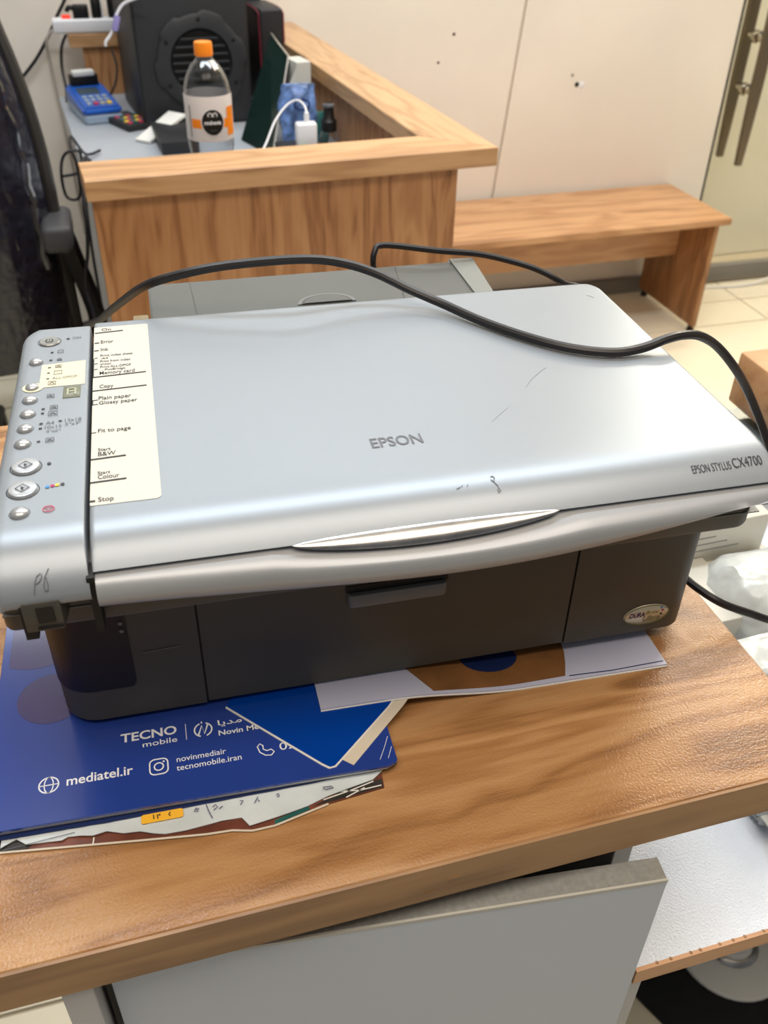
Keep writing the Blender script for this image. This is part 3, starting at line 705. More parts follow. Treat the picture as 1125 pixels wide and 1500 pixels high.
def fr(pts, w, closed=False): return ribbon('printed_icon', pts, w, 'print_white', fo, closed, .00008, on_fold, .0001)
gx, gy = -.2192, -.1437
fr(circ(gx, gy, .0054, .0054, 28), .0008, True); fr(circ(gx, gy, .0025, .0054, 24), .0006, True)
fr([(gx - .0054, gy), (gx + .0054, gy)], .0006)
gx, gy = -.1575, -.1443
fr(rrect(gx - .0052, gy - .0055, gx + .0052, gy + .0055, .003, 5), .0008, True); fr(circ(gx, gy, .0026, .0027, 20), .0008, True); fr(circ(gx + .0029, gy + .0032, .0004, .0004, 8), .0005, True)
gx, gy = -.095, -.1457
fr([(gx - .0046, gy + .0030), (gx - .0030, gy + .0050), (gx - .0012, gy + .0032), (gx - .0014, gy + .0006), (gx + .0006, gy - .0010), (gx + .0032, gy - .0004), (gx + .0048, gy - .0026), (gx + .0028, gy - .0048), (gx - .0006, gy - .0042), (gx - .0036, gy - .0014)], .0007, True)
gx, gy = -.1301, -.1223
fr(circ(gx, gy, .0052, .0052, 24, 110, 250), .0009); fr(circ(gx, gy, .0052, .0052, 24, -70, 70), .0009)
fr([(gx - .0030, gy - .0036), (gx - .0006, gy + .0034), (gx + .0006, gy - .0034), (gx + .0030, gy + .0036)], .0011); fr([(gx - .0006, gy + .0050), (gx - .0006, gy + .0064)], .0009)
fr([(-.1404, -.1155), (-.1404, -.1280)], .0004)
for pts in ([(-.0215, -.152), (-.0255, -.1600), (-.0300, -.1680)], [(-.0210, -.160), (-.0250, -.1680)]): ribbon('crease', pts, .0003, 'print_white', fo, False, .00006, on_fold, .0001)
# torn sheets below the folder
ts = paper_frame('torn_plastic_sheet', 1.0); tag(ts, 'crumpled torn white sheet poking out below the blue folder', 'sheet')
edge = [(-.2440, -.1757), (-.2363, -.1711), (-.2305, -.1763), (-.2210, -.1765), (-.212, -.1779), (-.2088, -.1760), (-.202, -.1770), (-.1956, -.1784), (-.1879, -.1775), (-.179, -.1805), (-.1701, -.1815), (-.163, -.1843), (-.1568, -.1859), (-.1456, -.1865), (-.1341, -.185), (-.125, -.1846), (-.1142, -.1846), (-.1105, -.1915), (-.0974, -.1895), (-.087, -.188), (-.0765, -.1855), (-.0641, -.1815), (-.05, -.1790), (-.036, -.1760), (-.0293, -.1712)]
vs, fs = [], []
for i, (u, v) in enumerate(edge):
    for k in range(7):
        t = k / 6; vv = -.150 + (v + .150) * t
        z = .0016 + (.0006 if k == 6 else 0) * random.random() + .0007 * abs(math.sin(i * 1.7 + k * 2.3)) * (1 if 0 < k else 0) * min(1, t * 2)
        if t < .75: z = min(z, .0022)
        vs.append((u, vv, z))
for i in range(len(edge) - 1):
    for k in range(6): a = i * 7 + k; fs.append((a, a + 7, a + 8, a + 1))
n0 = len(vs); vs += [(x, y, z - .0005) for x, y, z in vs]; fs += [tuple(n0 + q for q in reversed(f)) for f in list(fs)]
for i in range(len(edge) - 1): a = i * 7 + 6; fs.append((a, a + 7, n0 + a + 7, n0 + a))
mk('sheet', vs, fs, 'torn_sheet', ts, 25)
def on_torn(p): return (p[0], p[1] - .0036, .0032 + p[2])
prism('yellow_tag', rrect(-.1692, -.1777, -.1460, -.1718, .0014, 4), .0029, .0031, 'sticker_yellow', ts)
for pts in ([(-.1622, -.1722), (-.1624, -.1694)], [(-.1600, -.1726), (-.1604, -.1696), (-.1596, -.1702), (-.1588, -.1696), (-.1590, -.1708)], [(-.1530, -.1696), (-.1540, -.1708), (-.1532, -.1722)]):
    ribbon('pen_mark', pts, .0006, 'print_dark', ts, False, 0, on_torn)
for pts in ([(-.1385, -.1700), (-.1400, -.1720), (-.1380, -.1726), (-.1372, -.1706), (-.1390, -.1712)], [(-.1330, -.1690), (-.1318, -.1742), (-.1302, -.1790)], [(-.1296, -.1716), (-.1278, -.1702), (-.1268, -.1722), (-.1292, -.1736)], [(-.1260, -.1735), (-.1240, -.1722)], [(-.114, -.1706), (-.1122, -.1712), (-.1140, -.1735)], [(-.1036, -.1704), (-.1060, -.1742)], [(-.1038, -.1724), (-.1030, -.1738)], [(-.0932, -.1716), (-.0918, -.1708), (-.0915, -.1726), (-.0930, -.1728)], [(-.0660, -.1722), (-.0610, -.1726), (-.0600, -.1738), (-.0645, -.1742), (-.0662, -.1730)]):
    ribbon('pen_mark', pts, .0004, 'badge_purple', ts, False, 0, on_torn)
ribbon('pen_mark', [(-.243, -.1742), (-.225, -.1728), (-.205, -.1712)], .0003, 'print_grey', ts, False, 0, on_torn)
tb2 = paper_frame('torn_magazine', 1.0); tag(tb2, 'worn brown magazine cover lying lowest under the torn white sheet', 'magazine')
e2 = [(-.2546, -.1755), (-.2446, -.1772), (-.2121, -.1812), (-.1682, -.1866), (-.1346, -.1905), (-.1204, -.1912), (-.1095, -.1939), (-.0969, -.1935), (-.0647, -.1860), (-.0307, -.1821), (-.0290, -.165)]
prism('cover', [(-.2546, -.12)] + e2 + [(-.0290, -.12)], .0002, .0010, 'torn_brown', tb2)
prism('dark_print', [(-.0740, -.1858), (-.0647, -.1852), (-.0310, -.1816), (-.0310, -.1760), (-.0500, -.1775)], .0010, .0012, 'torn_dark', tb2)
prism('dark_print', [(-.2540, -.1750), (-.2446, -.1766), (-.2300, -.1786), (-.2250, -.1720), (-.2540, -.1690)], .0010, .0012, 'torn_dark', tb2)
prism('green_print', [(-.0969, -.1930), (-.0760, -.1876), (-.0760, -.1850), (-.0960, -.1900)], .0010, .0012, 'snack_teal', tb2)
ribbon('torn_edge', [(u, v - .0002) for u, v in e2[1:9]], .0012, 'paper_beige', tb2, False, .0009, None, .0004)
for pts in ([(-.060, -.1790), (-.045, -.1812), (-.032, -.1805)], [(-.067, -.1830), (-.050, -.1800), (-.036, -.1768)], [(-.054, -.1843), (-.042, -.1800)], [(-.195, -.1790), (-.1955, -.1830)]): ribbon('torn_edge', pts, .0007, 'paper_white', tb2, False, .0011, None, .0003)
# small blue card and beige card
bc = paper_frame('blue_card', 1.0); tag(bc, 'plain bright blue card, one corner pointing forward over the dark folder', 'card')
cpts = [(-.1144, -.1104), (-.0638, -.1665), (-.0599, -.1700), (-.0570, -.1696), (-.0155, -.1320), (-.012, -.128), (-.02, -.085), (-.07, -.03)]
cpts = [(u, v + .0028) for u, v in cpts]
prism('face', cpts, .0092, .0096, 'card_blue', bc)
prism('backing', [(u + (-.0008 if i < 3 else .0006), v - .0009) for i, (u, v) in enumerate(cpts)], .0086, .0091, 'paper_white', bc)
be = prism('beige_card', [(-.0565, -.1590), (-.0461, -.1686), (-.0057, -.1303), (.008, -.115), (-.002, -.105), (-.03, -.12)], .00855, .0089, 'paper_beige'); be.location = (.14, .5, 1.0); be.rotation_euler = (0, 0, R(-2.476))
tag(be, 'beige card strip peeping out from under the bright blue card', 'card')
# brochure at the right, bending down onto the table
br = paper_frame('lilac_brochure', 1.0); tag(br, 'lilac brochure with brown picture lying under the printer front', 'brochure')
def bz(u): t = min(1, max(0, (u + .012) / .09)); return .0093 * (1 - t * t * (3 - 2 * t)) + .0020
def sheet(name, outline, lift, th, m, parent):
    # outline: list of (u, v_front, v_back)
    vs, fs = [], []
    for u, a, b in outline: vs += [(u, a, bz(u) + lift), (u, b, bz(u) + lift), (u, a, bz(u) + lift - th), (u, b, bz(u) + lift - th)]
    n = len(outline)
    for i in range(n - 1):
        a, b = 4 * i, 4 * i + 4
        fs += [(a, b, b + 1, a + 1), (a + 2, a + 3, b + 3, b + 2), (a, a + 2, b + 2, b), (a + 1, b + 1, b + 3, a + 3)]
    fs += [(0, 1, 3, 2), (4 * n - 4, 4 * n - 2, 4 * n - 1, 4 * n - 3)]
    return mk(name, vs, fs, m, parent, 40)
us_ = [-.0576 + (.1795 + .0576) * i / 30 for i in range(31)]
def vf(u): return -.1244 + (u + .0576) * (-.0038 / .237)
sheet('page', [(u, vf(u), -.075) for u in us_], 0, .0012, 'paper_lilac', br)
sheet('page', [(u, vf(u) - .0008, -.075) for u in us_], -.0013, .0007, 'paper_white', br)
lo_, hi_ = .0046, .1146
pic = []
for i in range(25):
    t = i / 24; pic.append(t)
vs, fs = [], []
for i, t in enumerate(pic):
    for k in range(5):
        s_ = k / 4; v = -.1235 + s_ * .0425
        ul = .0160 - s_ * .026; ur = .1074 + .0066 * math.sin(min(1, s_ * 1.4) * 1.57) + s_ * .004
        u = ul + (ur - ul) * t; vs.append((u, max(v, vf(u) + .0004), bz(u) + .00015))
for i in range(24):
    for k in range(4): a = i * 5 + k; fs.append((a, a + 5, a + 6, a + 1))
mk('printed_picture', vs, fs, 'paper_brown', br, 60)
o = prism('printed_spot', circ(.062, -.098, .020, .0125, 24), 0, .0001, 'paper_navy', br)
for v in o.data.vertices: v.co.z += bz(v.co.x) + .0002
ribbon('printed_edge', [(.11, vf(.11) + .0030), (.14, vf(.14) + .0018), (.178, vf(.178) + .0030)], .0006, 'paper_navy', br, fmap=lambda p: (p[0], p[1], bz(p[0]) + .0002 + p[2]))

# ================================================================== CABLES near the printer
o = tube('power_cable', [(-0.0925, 0.96, 0.72), (-0.0725, 0.94, 0.90), (-0.0525, 0.899, 1.03), (-0.0242, 0.7918, 1.1), (-0.004, 0.7071, 1.15), (0.014, 0.6511, 1.184), (0.0365, 0.6376, 1.195), (0.0698, 0.6298, 1.202), (0.1176, 0.6226, 1.205), (0.148, 0.6247, 1.2), (0.1748, 0.619, 1.192), (0.1993, 0.6041, 1.182), (0.2198, 0.5858, 1.1762), (0.2366, 0.5599, 1.174), (0.2559, 0.5313, 1.1737), (0.2761, 0.508, 1.1737), (0.295, 0.495, 1.1737), (0.3125, 0.4896, 1.1737), (0.3307, 0.4904, 1.1748), (0.3463, 0.4919, 1.178), (0.3611, 0.4948, 1.178), (0.3789, 0.5, 1.173), (0.3996, 0.5057, 1.16), (0.4206, 0.5078, 1.14), (0.4423, 0.5118, 1.115), (0.4614, 0.5088, 1.085), (0.4800, 0.5000, 1.05), (0.512, 0.488, 1.005), (.57, .47, .96), (.66, .46, .92), (.74, .47, .9)], .0033, 'cable_black', n=10)
tag(o, 'thick black power cable looped across the printer lid', 'cable')
o = tube('usb_cable', [(0.2251, 0.7308, .98), (0.2151, 0.7208, 1.06), (0.2051, 0.7108, 1.14), (0.1985, 0.6998, 1.165), (0.2001, 0.7012, 1.175), (0.205, 0.7045, 1.178), (0.2181, 0.7014, 1.178), (0.2503, 0.6911, 1.175), (0.2858, 0.6885, 1.17), (0.3127, 0.6783, 1.165), (0.3329, 0.6665, 1.16), (0.3524, 0.6585, 1.15), (0.392, 0.6839, 1.12), (.43, .72, 1.0), (.45, .75, .84)], .0026, 'cable_black_soft', n=8)
tag(o, 'thinner black cable arching up behind the printer lid', 'cable')
o = tube('data_cable', [(.345, .47, 1.006), (0.3505, 0.44, 1.012), (0.355, 0.4227, 1.022), (0.3559, 0.4086, 1.025), (0.3604, 0.3954, 1.025), (0.3711, 0.3887, 1.02), (0.3914, 0.3858, 1.01), (0.4105, 0.3844, 1.0), (0.4583, 0.396, 0.97), (.54, .42, .90), (.60, .44, .86)], .0028, 'cable_black_soft', n=8)
tag(o, 'black cable leaving the printer side over the white packages', 'cable')

# ================================================================== FAR DESK (U shaped counter)
RZ = R(3.97)
dk = empty('reception_desk', (-.0394, 1.5738, 0), RZ); tag(dk, 'wooden U-shaped counter with raised rim and grey worktop behind the printer', 'desk')
RT0, RT1 = .956, .99
prism('rim_board', [(0, 0), (.7385, 0), (.625, .112), (0, .112)], RT0, RT1, 'desk_rim_wood', dk, .0015, 1)
prism('rim_board', [(.7387, .0004), (.7387, 1.415), (.6255, 1.415), (.6255, .112)], RT0, RT1, 'desk_arm_wood', dk, .0015, 1)
prism('rim_board', [(.085, 1.345), (.625, 1.345), (.625, 1.415), (.085, 1.43)], RT0, RT1, 'desk_rim_wood', dk, .0015, 1)
box('front_panel', (.008, .018, 0), (.668, .036, RT0), 'desk_panel_wood', dk)
box('arm_panel', (.650, .036, 0), (.668, 1.41, RT0), 'desk_panel_wood', dk)
box('rear_panel', (.118, 1.362, 0), (.650, 1.38, RT0), 'desk_panel_wood', dk)
box('worktop', (.032, .036, .805), (.650, 1.362, .83), 'worktop_grey', dk, .001, 1)
box('worktop_support', (.05, .5, 0), (.068, 1.36, .805), 'cabinet_grey', dk)
# things on the desk; D() turns desk coordinates into world
def D(lx, ly, z): return (-.0394 + lx * math.cos(RZ) - ly * math.sin(RZ), 1.5738 + lx * math.sin(RZ) + ly * math.cos(RZ), z)
WT = .83
# --- water bottle
bt = empty('water_bottle', (.1995, 1.852, WT)); tag(bt, 'clear plastic water bottle with orange cap and white label behind the rim', 'bottle')
lathe('bottle_body', [(.001, .012), (.020, .006), (.034, .001), (.040, .004), (.0425, .014), (.0405, .030), (.0425, .046), (.0405, .062), (.043, .075), (.0405, .090), (.043, .105), (.0405, .120), (.043, .134), (.0435, .146), (.0435, .228), (.0420, .238), (.0385, .250), (.033, .262), (.0255, .274), (.018, .281), (.0145, .286), (.0145, .296)], 'bottle_clear', bt, 36, cap=False)
lathe('bottle_cap', [(.0145, .288), (.0165, .289), (.0168, .292), (.0165, .309), (.0155, .3115), (.001, .312)], 'bottle_orange', bt, 30, cap=False)
lb = part_label(lathe('bottle_label', [(.0440, .148), (.0442, .149), (.0442, .226), (.0440, .227)], 'bottle_label', bt, 40, cap=False), 'white label with black round emblem')
def on_label(p):     # wrap about the bottle; x = 0 faces the camera
    a = -R(96) + p[0] / .0445; r = .0445 + p[2]
    return (r * math.cos(a), r * math.sin(a), p[1])
def wrap_disc(name, cx, cz, rx, rz, m, lift):
    vs, fs = [], []; n = 28; rings = 5
    for j in range(rings + 1):
        for i in range(n):
            a = 2 * math.pi * i / n; vs.append(on_label((cx + rx * j / rings * math.cos(a), cz + rz * j / rings * math.sin(a), lift)))
    for j in range(rings):
        for i in range(n): k = (i + 1) % n; fs.append((j * n + i, j * n + k, (j + 1) * n + k, (j + 1) * n + i))
    return mk(name, vs, fs, m, lb, 0)
def wrap_rect(name, x0, x1, z0, z1, m, lift):
    n = 8; vs, fs = [], []
    for i in range(n + 1): x = x0 + (x1 - x0) * i / n; vs += [on_label((x, z0, lift)), on_label((x, z1, lift))]
    for i in range(n): fs.append((2 * i, 2 * i + 2, 2 * i + 3, 2 * i + 1))
    return mk(name, vs, fs, m, lb, 0)
wrap_rect('printed_band', -.036, .052, .172, .188, 'bottle_orange', .0002)
wrap_rect('printed_band', .036, .058, .157, .207, 'bottle_orange', .0003)
wrap_rect('printed_band', -.041, -.0385, .155, .211, 'print_grey', .0003)
wrap_disc('emblem', .006, .183, .0222, .0240, 'white_plastic', .0004)
wrap_disc('emblem', .006, .183, .0205, .0225, 'gloss_black', .0006)
for cx in (.0015, .0105): ribbon('emblem_drawing', circ(cx, .1960, .0038, .0036, 14, -50, 230), .0016, 'white_plastic', lb, False, .0008, on_label)
text('emblem_lettering', 'miwa', -.0095, .0215, .1795, .0075, 'white_plastic', lb, on_label, .03, lift=.0009)
ribbon('emblem_drawing', [(.000, .1690), (.012, .1690)], .0010, 'print_grey', lb, False, .0008, on_label)
# --- subwoofer / tower case
sw = empty('tower_speaker', (.108, 2.535, WT), R(5)); tag(sw, 'large black speaker cabinet with round ribbed grille behind the bottle', 'speaker')
box('cabinet', (0, 0, 0), (.285, .33, .40), 'case_black', sw, .004)
box('front_plate', (.006, -.004, .006), (.279, .002, .394), 'case_black_rough', sw, .003)
RG = Matrix.Translation((.158, -.004, .150)) @ Matrix.Rotation(R(90), 4, 'X')
vs, fs = [], []; n = 72
for ring, z in ((1.0, 0), (1.0, .008), (.93, .012), (.70, .012), (.66, .004), (.66, 0)):
    for i in range(n):
        a = 2 * math.pi * i / n
        k = 1.0
        if ring > .9: k = 1.0 + .05 * (1 if (i % 12) < 6 else -.4)
        vs.append(RG @ Vector((.112 * ring * k * math.cos(a), .112 * ring * k * math.sin(a), z)))
for j in range(5):
    for i in range(n): q = (i + 1) % n; fs.append((j * n + i, j * n + q, (j + 1) * n + q, (j + 1) * n + i))
mk('grille_ring', vs, fs, 'case_black_rough', sw, 30)
lathe('grille_cone', [(.074, .001), (.072, .003), (.05, .001), (.001, .0005)], 'black', sw, 36, mat4=RG, cap=False)
for k in range(-3, 4):
    z = k * .018; w = math.sqrt(max(0, .072 ** 2 - z * z)); box('grille_slat', (.158 - w, -.014, .150 + z - .0025), (.158 + w, -.008, .150 + z + .0025), 'case_black_rough', sw, .001, 1)
for i in range(6):
    a = R(30 + 60 * i); lathe('screw', [(.0003, .0145), (.004, .014), (.005, .012)], 'black', sw, 10, mat4=RG @ Matrix.Translation((.097 * math.cos(a), .097 * math.sin(a), 0)))
# --- second speaker with red trim
s2 = empty('small_speaker', (.445, 2.70, WT), R(6)); tag(s2, 'narrow black box with dark red trim beside the large speaker', 'speaker')
box('cabinet', (0, 0, 0), (.066, .16, .243), 'case_black', s2, .008, 3)
for x in (-.001, .0665): tube('trim', [(x, .004, .01), (x, .004, .20), (x, .02, .236), (x, .15, .238)], .0022, 'red_trim', s2, 6)
bx_ = box('dark_box', (0, 0, 0), (.10, .06, .30), 'black', None, .002); bx_.location = (.385, 2.90, WT); tag(bx_, 'black box against the wall behind the red-trimmed speaker', 'box')
# --- leaning glass sheet
def slab(name, q, th, m, parent=None):
    a, b, c = Vector(q[0]), Vector(q[1]), Vector(q[2]); n = (b - a).cross(c - a).normalized() * th
    n4 = len(q); vs = [Vector(p) for p in q] + [Vector(p) + n for p in q]
    fs = [tuple(range(n4)), tuple(range(2 * n4 - 1, n4 - 1, -1))] + [(i, (i + 1) % n4, n4 + (i + 1) % n4, n4 + i) for i in range(n4)]
    return mk(name, vs, fs, m, parent, 0)
gs = empty('glass_sheet', (0, 0, 0)); tag(gs, 'dark green glass sheet leaning against the small speaker', 'glass')
slab('pane', [(.430, 2.46, 1.050), (.452, 2.36, 1.018), (.378, 2.22, .832), (.330, 2.38, .832)], .004, 'green_glass', gs)
tube('edge', [(.431, 2.458, 1.053), (.453, 2.358, 1.020)], .0028, 'stud_metal', gs, 6, 2)
tube('edge', [(.453, 2.358, 1.020), (.379, 2.218, .832)], .0020, 'cable_grey', gs, 6, 2)
# --- card terminal
ps = empty('card_terminal', D(.075, 1.02, WT), R(12)); tag(ps, 'blue card payment terminal with paper slot on the worktop', 'terminal')
def wedge(name, x0, x1, y0, y1, z0, zf, zb, m, parent, bev):
    bm = bmesh.new(); q = [(x0, y0), (x1, y0), (x1, y1), (x0, y1)]
    vs = [bm.verts.new((x, y, z0)) for x, y in q] + [bm.verts.new((x, y, zf if y == y0 else zb)) for x, y in q]
    for f in ((3, 2, 1, 0), (4, 5, 6, 7), (0, 1, 5, 4), (1, 2, 6, 5), (2, 3, 7, 6), (3, 0, 4, 7)): bm.faces.new([vs[i] for i in f])
    bmesh.ops.bevel(bm, geom=list(bm.edges), offset=bev, segments=3, affect='EDGES')
    return from_bm(name, bm, m, parent)
wedge('lower_shell', 0, .098, 0, .20, 0.0, .022, .034, 'pos_pale', ps, .004)
up_ = wedge('upper_shell', -.001, .099, .002, .20, .020, .040, .062, 'pos_blue', ps, .007)
def zt(y): return .040 + (y - .002) * .111
def on_pos(p): return (p[0], p[1], zt(p[1]) + p[2])
o = prism('screen', rrect(.016, .105, .072, .155, .004, 3), 0, .0012, 'pos_screen', up_)
for v in o.data.vertices: v.co.z += zt(v.co.y)
for i in range(4):
    for j in range(3):
        o = prism('key', rrect(.016 + i * .017, .022 + j * .025, .029 + i * .017, .036 + j * .025, .003, 2), 0, .004, ['pos_pale', 'ink_red', 'badge', 'ink_yellow'][(i + j) % 4] if j == 0 else 'pos_pale', up_)
        for v in o.data.vertices: v.co.z += zt(v.co.y)
box('paper_roll_cover', (.012, .172, .056), (.086, .204, .086), 'black', ps, .004)
o = box('receipt_paper', (.020, .170, .082), (.078, .198, .096), 'paper_white', ps, .004)
# --- calculator, white pen case, black box
ca = empty('calculator', D(.170, .925, WT), R(24)); tag(ca, 'small black calculator with coloured keys on the worktop', 'calculator')
box('body', (0, 0, 0), (.075, .15, .016), 'case_black', ca, .003)
for i in range(4):
    for j in range(5): box('key', (.009 + i * .015, .012 + j * .017, .0155), (.020 + i * .015, .024 + j * .017, .020), ['ink_red', 'ink_yellow', 'snack_teal', 'print_grey'][(i * 2 + j) % 4], ca, .001, 1)
box('display', (.010, .108, .0155), (.064, .136, .0175), 'pos_screen', ca)
o = slab('folded_paper', [(.078, 2.420, WT + .001), (.108, 2.390, WT + .001), (.210, 2.475, WT + .040), (.172, 2.515, WT + .040)], .006, 'paper_white'); tag(o, 'folded white paper between calculator and flat black box', 'paper')
o = box('black_box', (0, 0, 0), (.088, .20, .030), 'case_black', None, .003); o.location = (.130, 2.285, WT); o.rotation_euler = (0, 0, R(3)); tag(o, 'flat black box on the worktop left of the bottle', 'box')
# --- items in the right corner
o = empty('charging_block', (.375, 2.05, WT)); tag(o, 'black power block with green light under the white charger', 'power block')
box('body', (0, 0, 0), (.10, .11, .052), 'case_black', o, .004); lathe('indicator', [(.004, 0), (.003, .003), (.0005, .0035)], 'green_led', o, 10, loc=(.048, .035, .052))
ch = empty('phone_charger', (.4135, 2.085, WT + .052)); tag(ch, 'white phone charger plugged upright with a white lead', 'charger')
box('body', (0, 0, 0), (.046, .028, .052), 'white_plastic', ch, .005, 3)
lathe('plug', [(.006, .052), (.006, .066), (.0045, .072), (.003, .073)], 'white_plastic', ch, 12, loc=(.025, .014, 0))
tube('lead', [(.025, .014, .072), (.024, .03, .083), (.012, .05, .090), (-.012, .05, .080), (-.045, .02, .055), (-.08, -.03, .015), (-.13, -.09, -.02), (-.16, -.12, -.048)], .0023, 'white_plastic', ch, 7)
bg = empty('snack_bag', (.452, 2.255, WT)); tag(bg, 'crinkled blue and purple snack bag leaning in the desk corner', 'bag')
def pillow(name, w, d, h, m, parent, seed, top=0.25, loc=(0, 0, 0), rough=.1):
    rnd = random.Random(seed); vs, fs = [], []; n, k = 22, 12
    ph = [rnd.uniform(0, 6.28) for _ in range(6)]
    for j in range(k + 1):
        t = j / k; e = max(.06, math.sin(math.pi * min(.97, .06 + t * .9)) ** .55)
        for i in range(n):
            a = 2 * math.pi * i / n
            x = math.cos(a); y = math.sin(a)
            x = math.copysign(abs(x) ** .7, x); y = math.copysign(abs(y) ** .8, y)
            wob = 1 + rough * math.sin(3 * a + ph[0] + t * 5) + rough * .8 * math.sin(5 * a + ph[1] - t * 8) + rough * .6 * math.sin(9 * a + ph[2] + t * 11)
            vs.append((loc[0] + x * w / 2 * (.75 + .25 * e) * wob, loc[1] + y * d / 2 * e * wob, loc[2] + h * t))
    for j in range(k):
        for i in range(n): q = (i + 1) % n; fs.append((j * n + i, j * n + q, (j + 1) * n + q, (j + 1) * n + i))
    fs += [tuple(range(n)), tuple(range(k * n, k * n + n))]
    return mk(name, vs, fs, m, parent, 50)
pillow('bag_body', .085, .06, .15, 'snack_blue', bg, 3)
pillow('bag_side', .05, .04, .09, 'snack_teal', bg, 5, loc=(.045, -.01, 0))
ribbon('printed_oval', circ(.002, .112, .018, .011, 20), .004, 'paper_navy', bg, True, 0, lambda p: (p[0], -.033 + p[2] * -1, p[1]))
wbx = empty('white_carton', (.462, 2.31, WT), R(10)); tag(wbx, 'upright white carton with torn flap behind the snack bag', 'carton')
box('carton_body', (0, 0, 0), (.036, .07, .185), 'box_white', wbx, .001, 1)
slab('flap', [(-.001, -.002, .10), (-.001, -.002, .175), (-.030, -.004, .125)], .002, 'box_white', wbx)
sb = empty('spray_bottle', (.5005, 2.15, WT)); tag(sb, 'small clear bottle with tall black cap in the desk corner', 'bottle')
lathe('bottle_body', [(.001, .002), (.021, .001), (.023, .005), (.023, .06), (.020, .070), (.014, .076)], 'bottle_clear', sb, 22, cap=False)
lathe('cap', [(.017, .070), (.018, .074), (.018, .092), (.013, .098), (.011, .122), (.0105, .128), (.001, .129)], 'gloss_black', sb, 22, cap=False)
lathe('cap_ring', [(.0112, .122), (.0125, .1225), (.0125, .128), (.010, .129)], 'print_grey', sb, 22, cap=False)
# --- power strip on the rear rim
st_ = empty('power_strip', (-.085, 2.925, .99), R(1.2)); tag(st_, 'white power strip with black plugs on the rear rim', 'power strip')
box('strip_body', (0, 0, .001), (.235, .05, .036), 'white_plastic', st_, .006, 3)
box('switch', (.028, .012, .034), (.050, .034, .044), 'switch_red', st_, .002)
def plug(x, h, w, bend):
    o = prism('plug', rrect(x, .008, x + w, .042, .006, 3), .034, .034 + h, 'black', st_, .004)
    return o
plug(.058, .034, .042, 0); plug(.108, .05, .026, 0); plug(.152, .06, .044, 0)
tube('plug_lead', [(.121, .025, .08), (.121, .025, .16)], .005, 'black', st_, 8, 2)
tube('plug_lead', [(.136, .02, .03), (.134, .018, .07), (.128, .015, .14)], .0035, 'white_plastic', st_, 8, 3)
tube('plug_lead', [(.06, .025, .058), (.050, .025, .062), (.042, .026, .052)], .006, 'black', st_, 8, 3)
# hanging cables left of the desk
o = tube('hanging_cable', [(-0.054, 2.936, 0.988), (-0.0721, 2.932, 0.9548), (-0.0795, 2.93, 0.905), (-0.0772, 2.9, 0.858), (-0.0799, 2.85, 0.8155), (-0.0641, 2.8, 0.7852), (-0.0520, 2.7, 0.7787), (-0.0560, 2.6, 0.7489), (-.07, 2.5, .60), (-.07, 2.4, .3)], .0042, 'cable_black_soft', n=7); tag(o, 'dark cable hanging down from the power strip along the wall', 'cable')
o = tube('mains_lead', [(-0.030, 3.02, 1.10), (-0.043, 3.02, 1.0632), (-0.0701, 3.02, 1.0236), (-0.0959, 3.02, 0.9834), (-0.1428, 3.02, 0.9205), (-0.1958, 3.02, 0.8673), (-0.2435, 3.0, 0.8301), (-.30, 3.0, .78)], .0048, 'cable_black_soft', n=7); tag(o, 'black mains lead slanting across the wall behind the chair', 'cable')
o = tube('coiled_cable', [(-0.0103, 2.33, 0.838), (-0.0426, 2.26, 0.85), (-0.0644, 2.15, 0.9168), (-0.0655, 2.1, 0.8991), (-0.0616, 2.1, 0.8738), (-0.063, 2.1, 0.8166), (-0.0744, 2.1, 0.7998), (-0.093, 2.1, 0.807), (-0.0968, 2.1, 0.8405), (-0.0918, 2.1, 0.8756), (-0.0799, 2.1, 0.8958), (-0.0595, 2.1, 0.9016), (-0.0500, 2.1, 0.8941), (-.052, 2.1, .86), (-.07, 2.1, .853), (-.094, 2.1, .850)], .0032, 'cable_black_soft', n=7); tag(o, 'thin dark cable coiled in a loop beside the worktop edge', 'cable')
o = tube('desk_cable', [(-.022, 2.10, .845), (-0.0393, 2.04, 0.900), (-0.0458, 1.9, 0.9051), (-0.0537, 1.85, 0.8656), (-0.0552, 1.85, 0.826), (-0.0624, 1.85, 0.7722), (-0.0725, 1.85, 0.7311), (-0.0771, 1.85, 0.6882), (-0.0706, 1.8, 0.6722), (-0.0640, 1.70, 0.640), (-.070, 1.62, .45), (-.075, 1.60, .15), (-.08, 1.60, .006)], [.006] * 14 + [.0036], 'cable_black_soft', n=7); tag(o, 'black cable running down the left end of the wooden desk', 'cable')
o = tube('grey_cord', [(-.075, 2.99, .99), (-.095, 3.0, .985), (-.112, 3.01, .955), (-.112, 3.03, .90), (-.105, 3.035, .70), (-.100, 3.035, .40)], .004, 'cable_grey', n=7); tag(o, 'pale grey cord hanging down the wall from the power strip', 'cord')
ec = empty('ribbon_cord', (0, 0, 0)); tag(ec, 'white cord with lilac ribbon hanging on the large speaker', 'cord')
tube('cord', [(0.135, 2.50, 1.1319), (0.0956, 2.515, 1.1159), (0.0765, 2.515, 1.0948), (0.0681, 2.515, 1.0734), (0.0553, 2.512, 1.0518), (0.0420, 2.51, 1.0375), (.040, 2.51, 1.028)], .0035, 'white_plastic', ec, 7)
tube('ribbon', [(.0765, 2.510, 1.092), (.072, 2.508, 1.078), (.066, 2.508, 1.062)], .008, 'ribbon_lilac', ec, 7)
o = tube('speaker_wire', [(.060, 2.85, .96), (.066, 2.80, .93), (.055, 2.76, .895), (.030, 2.70, .87), (.010, 2.66, .845)], .003, 'cable_black_soft', n=6); tag(o, 'thin dark wire between card terminal and large speaker', 'wire')

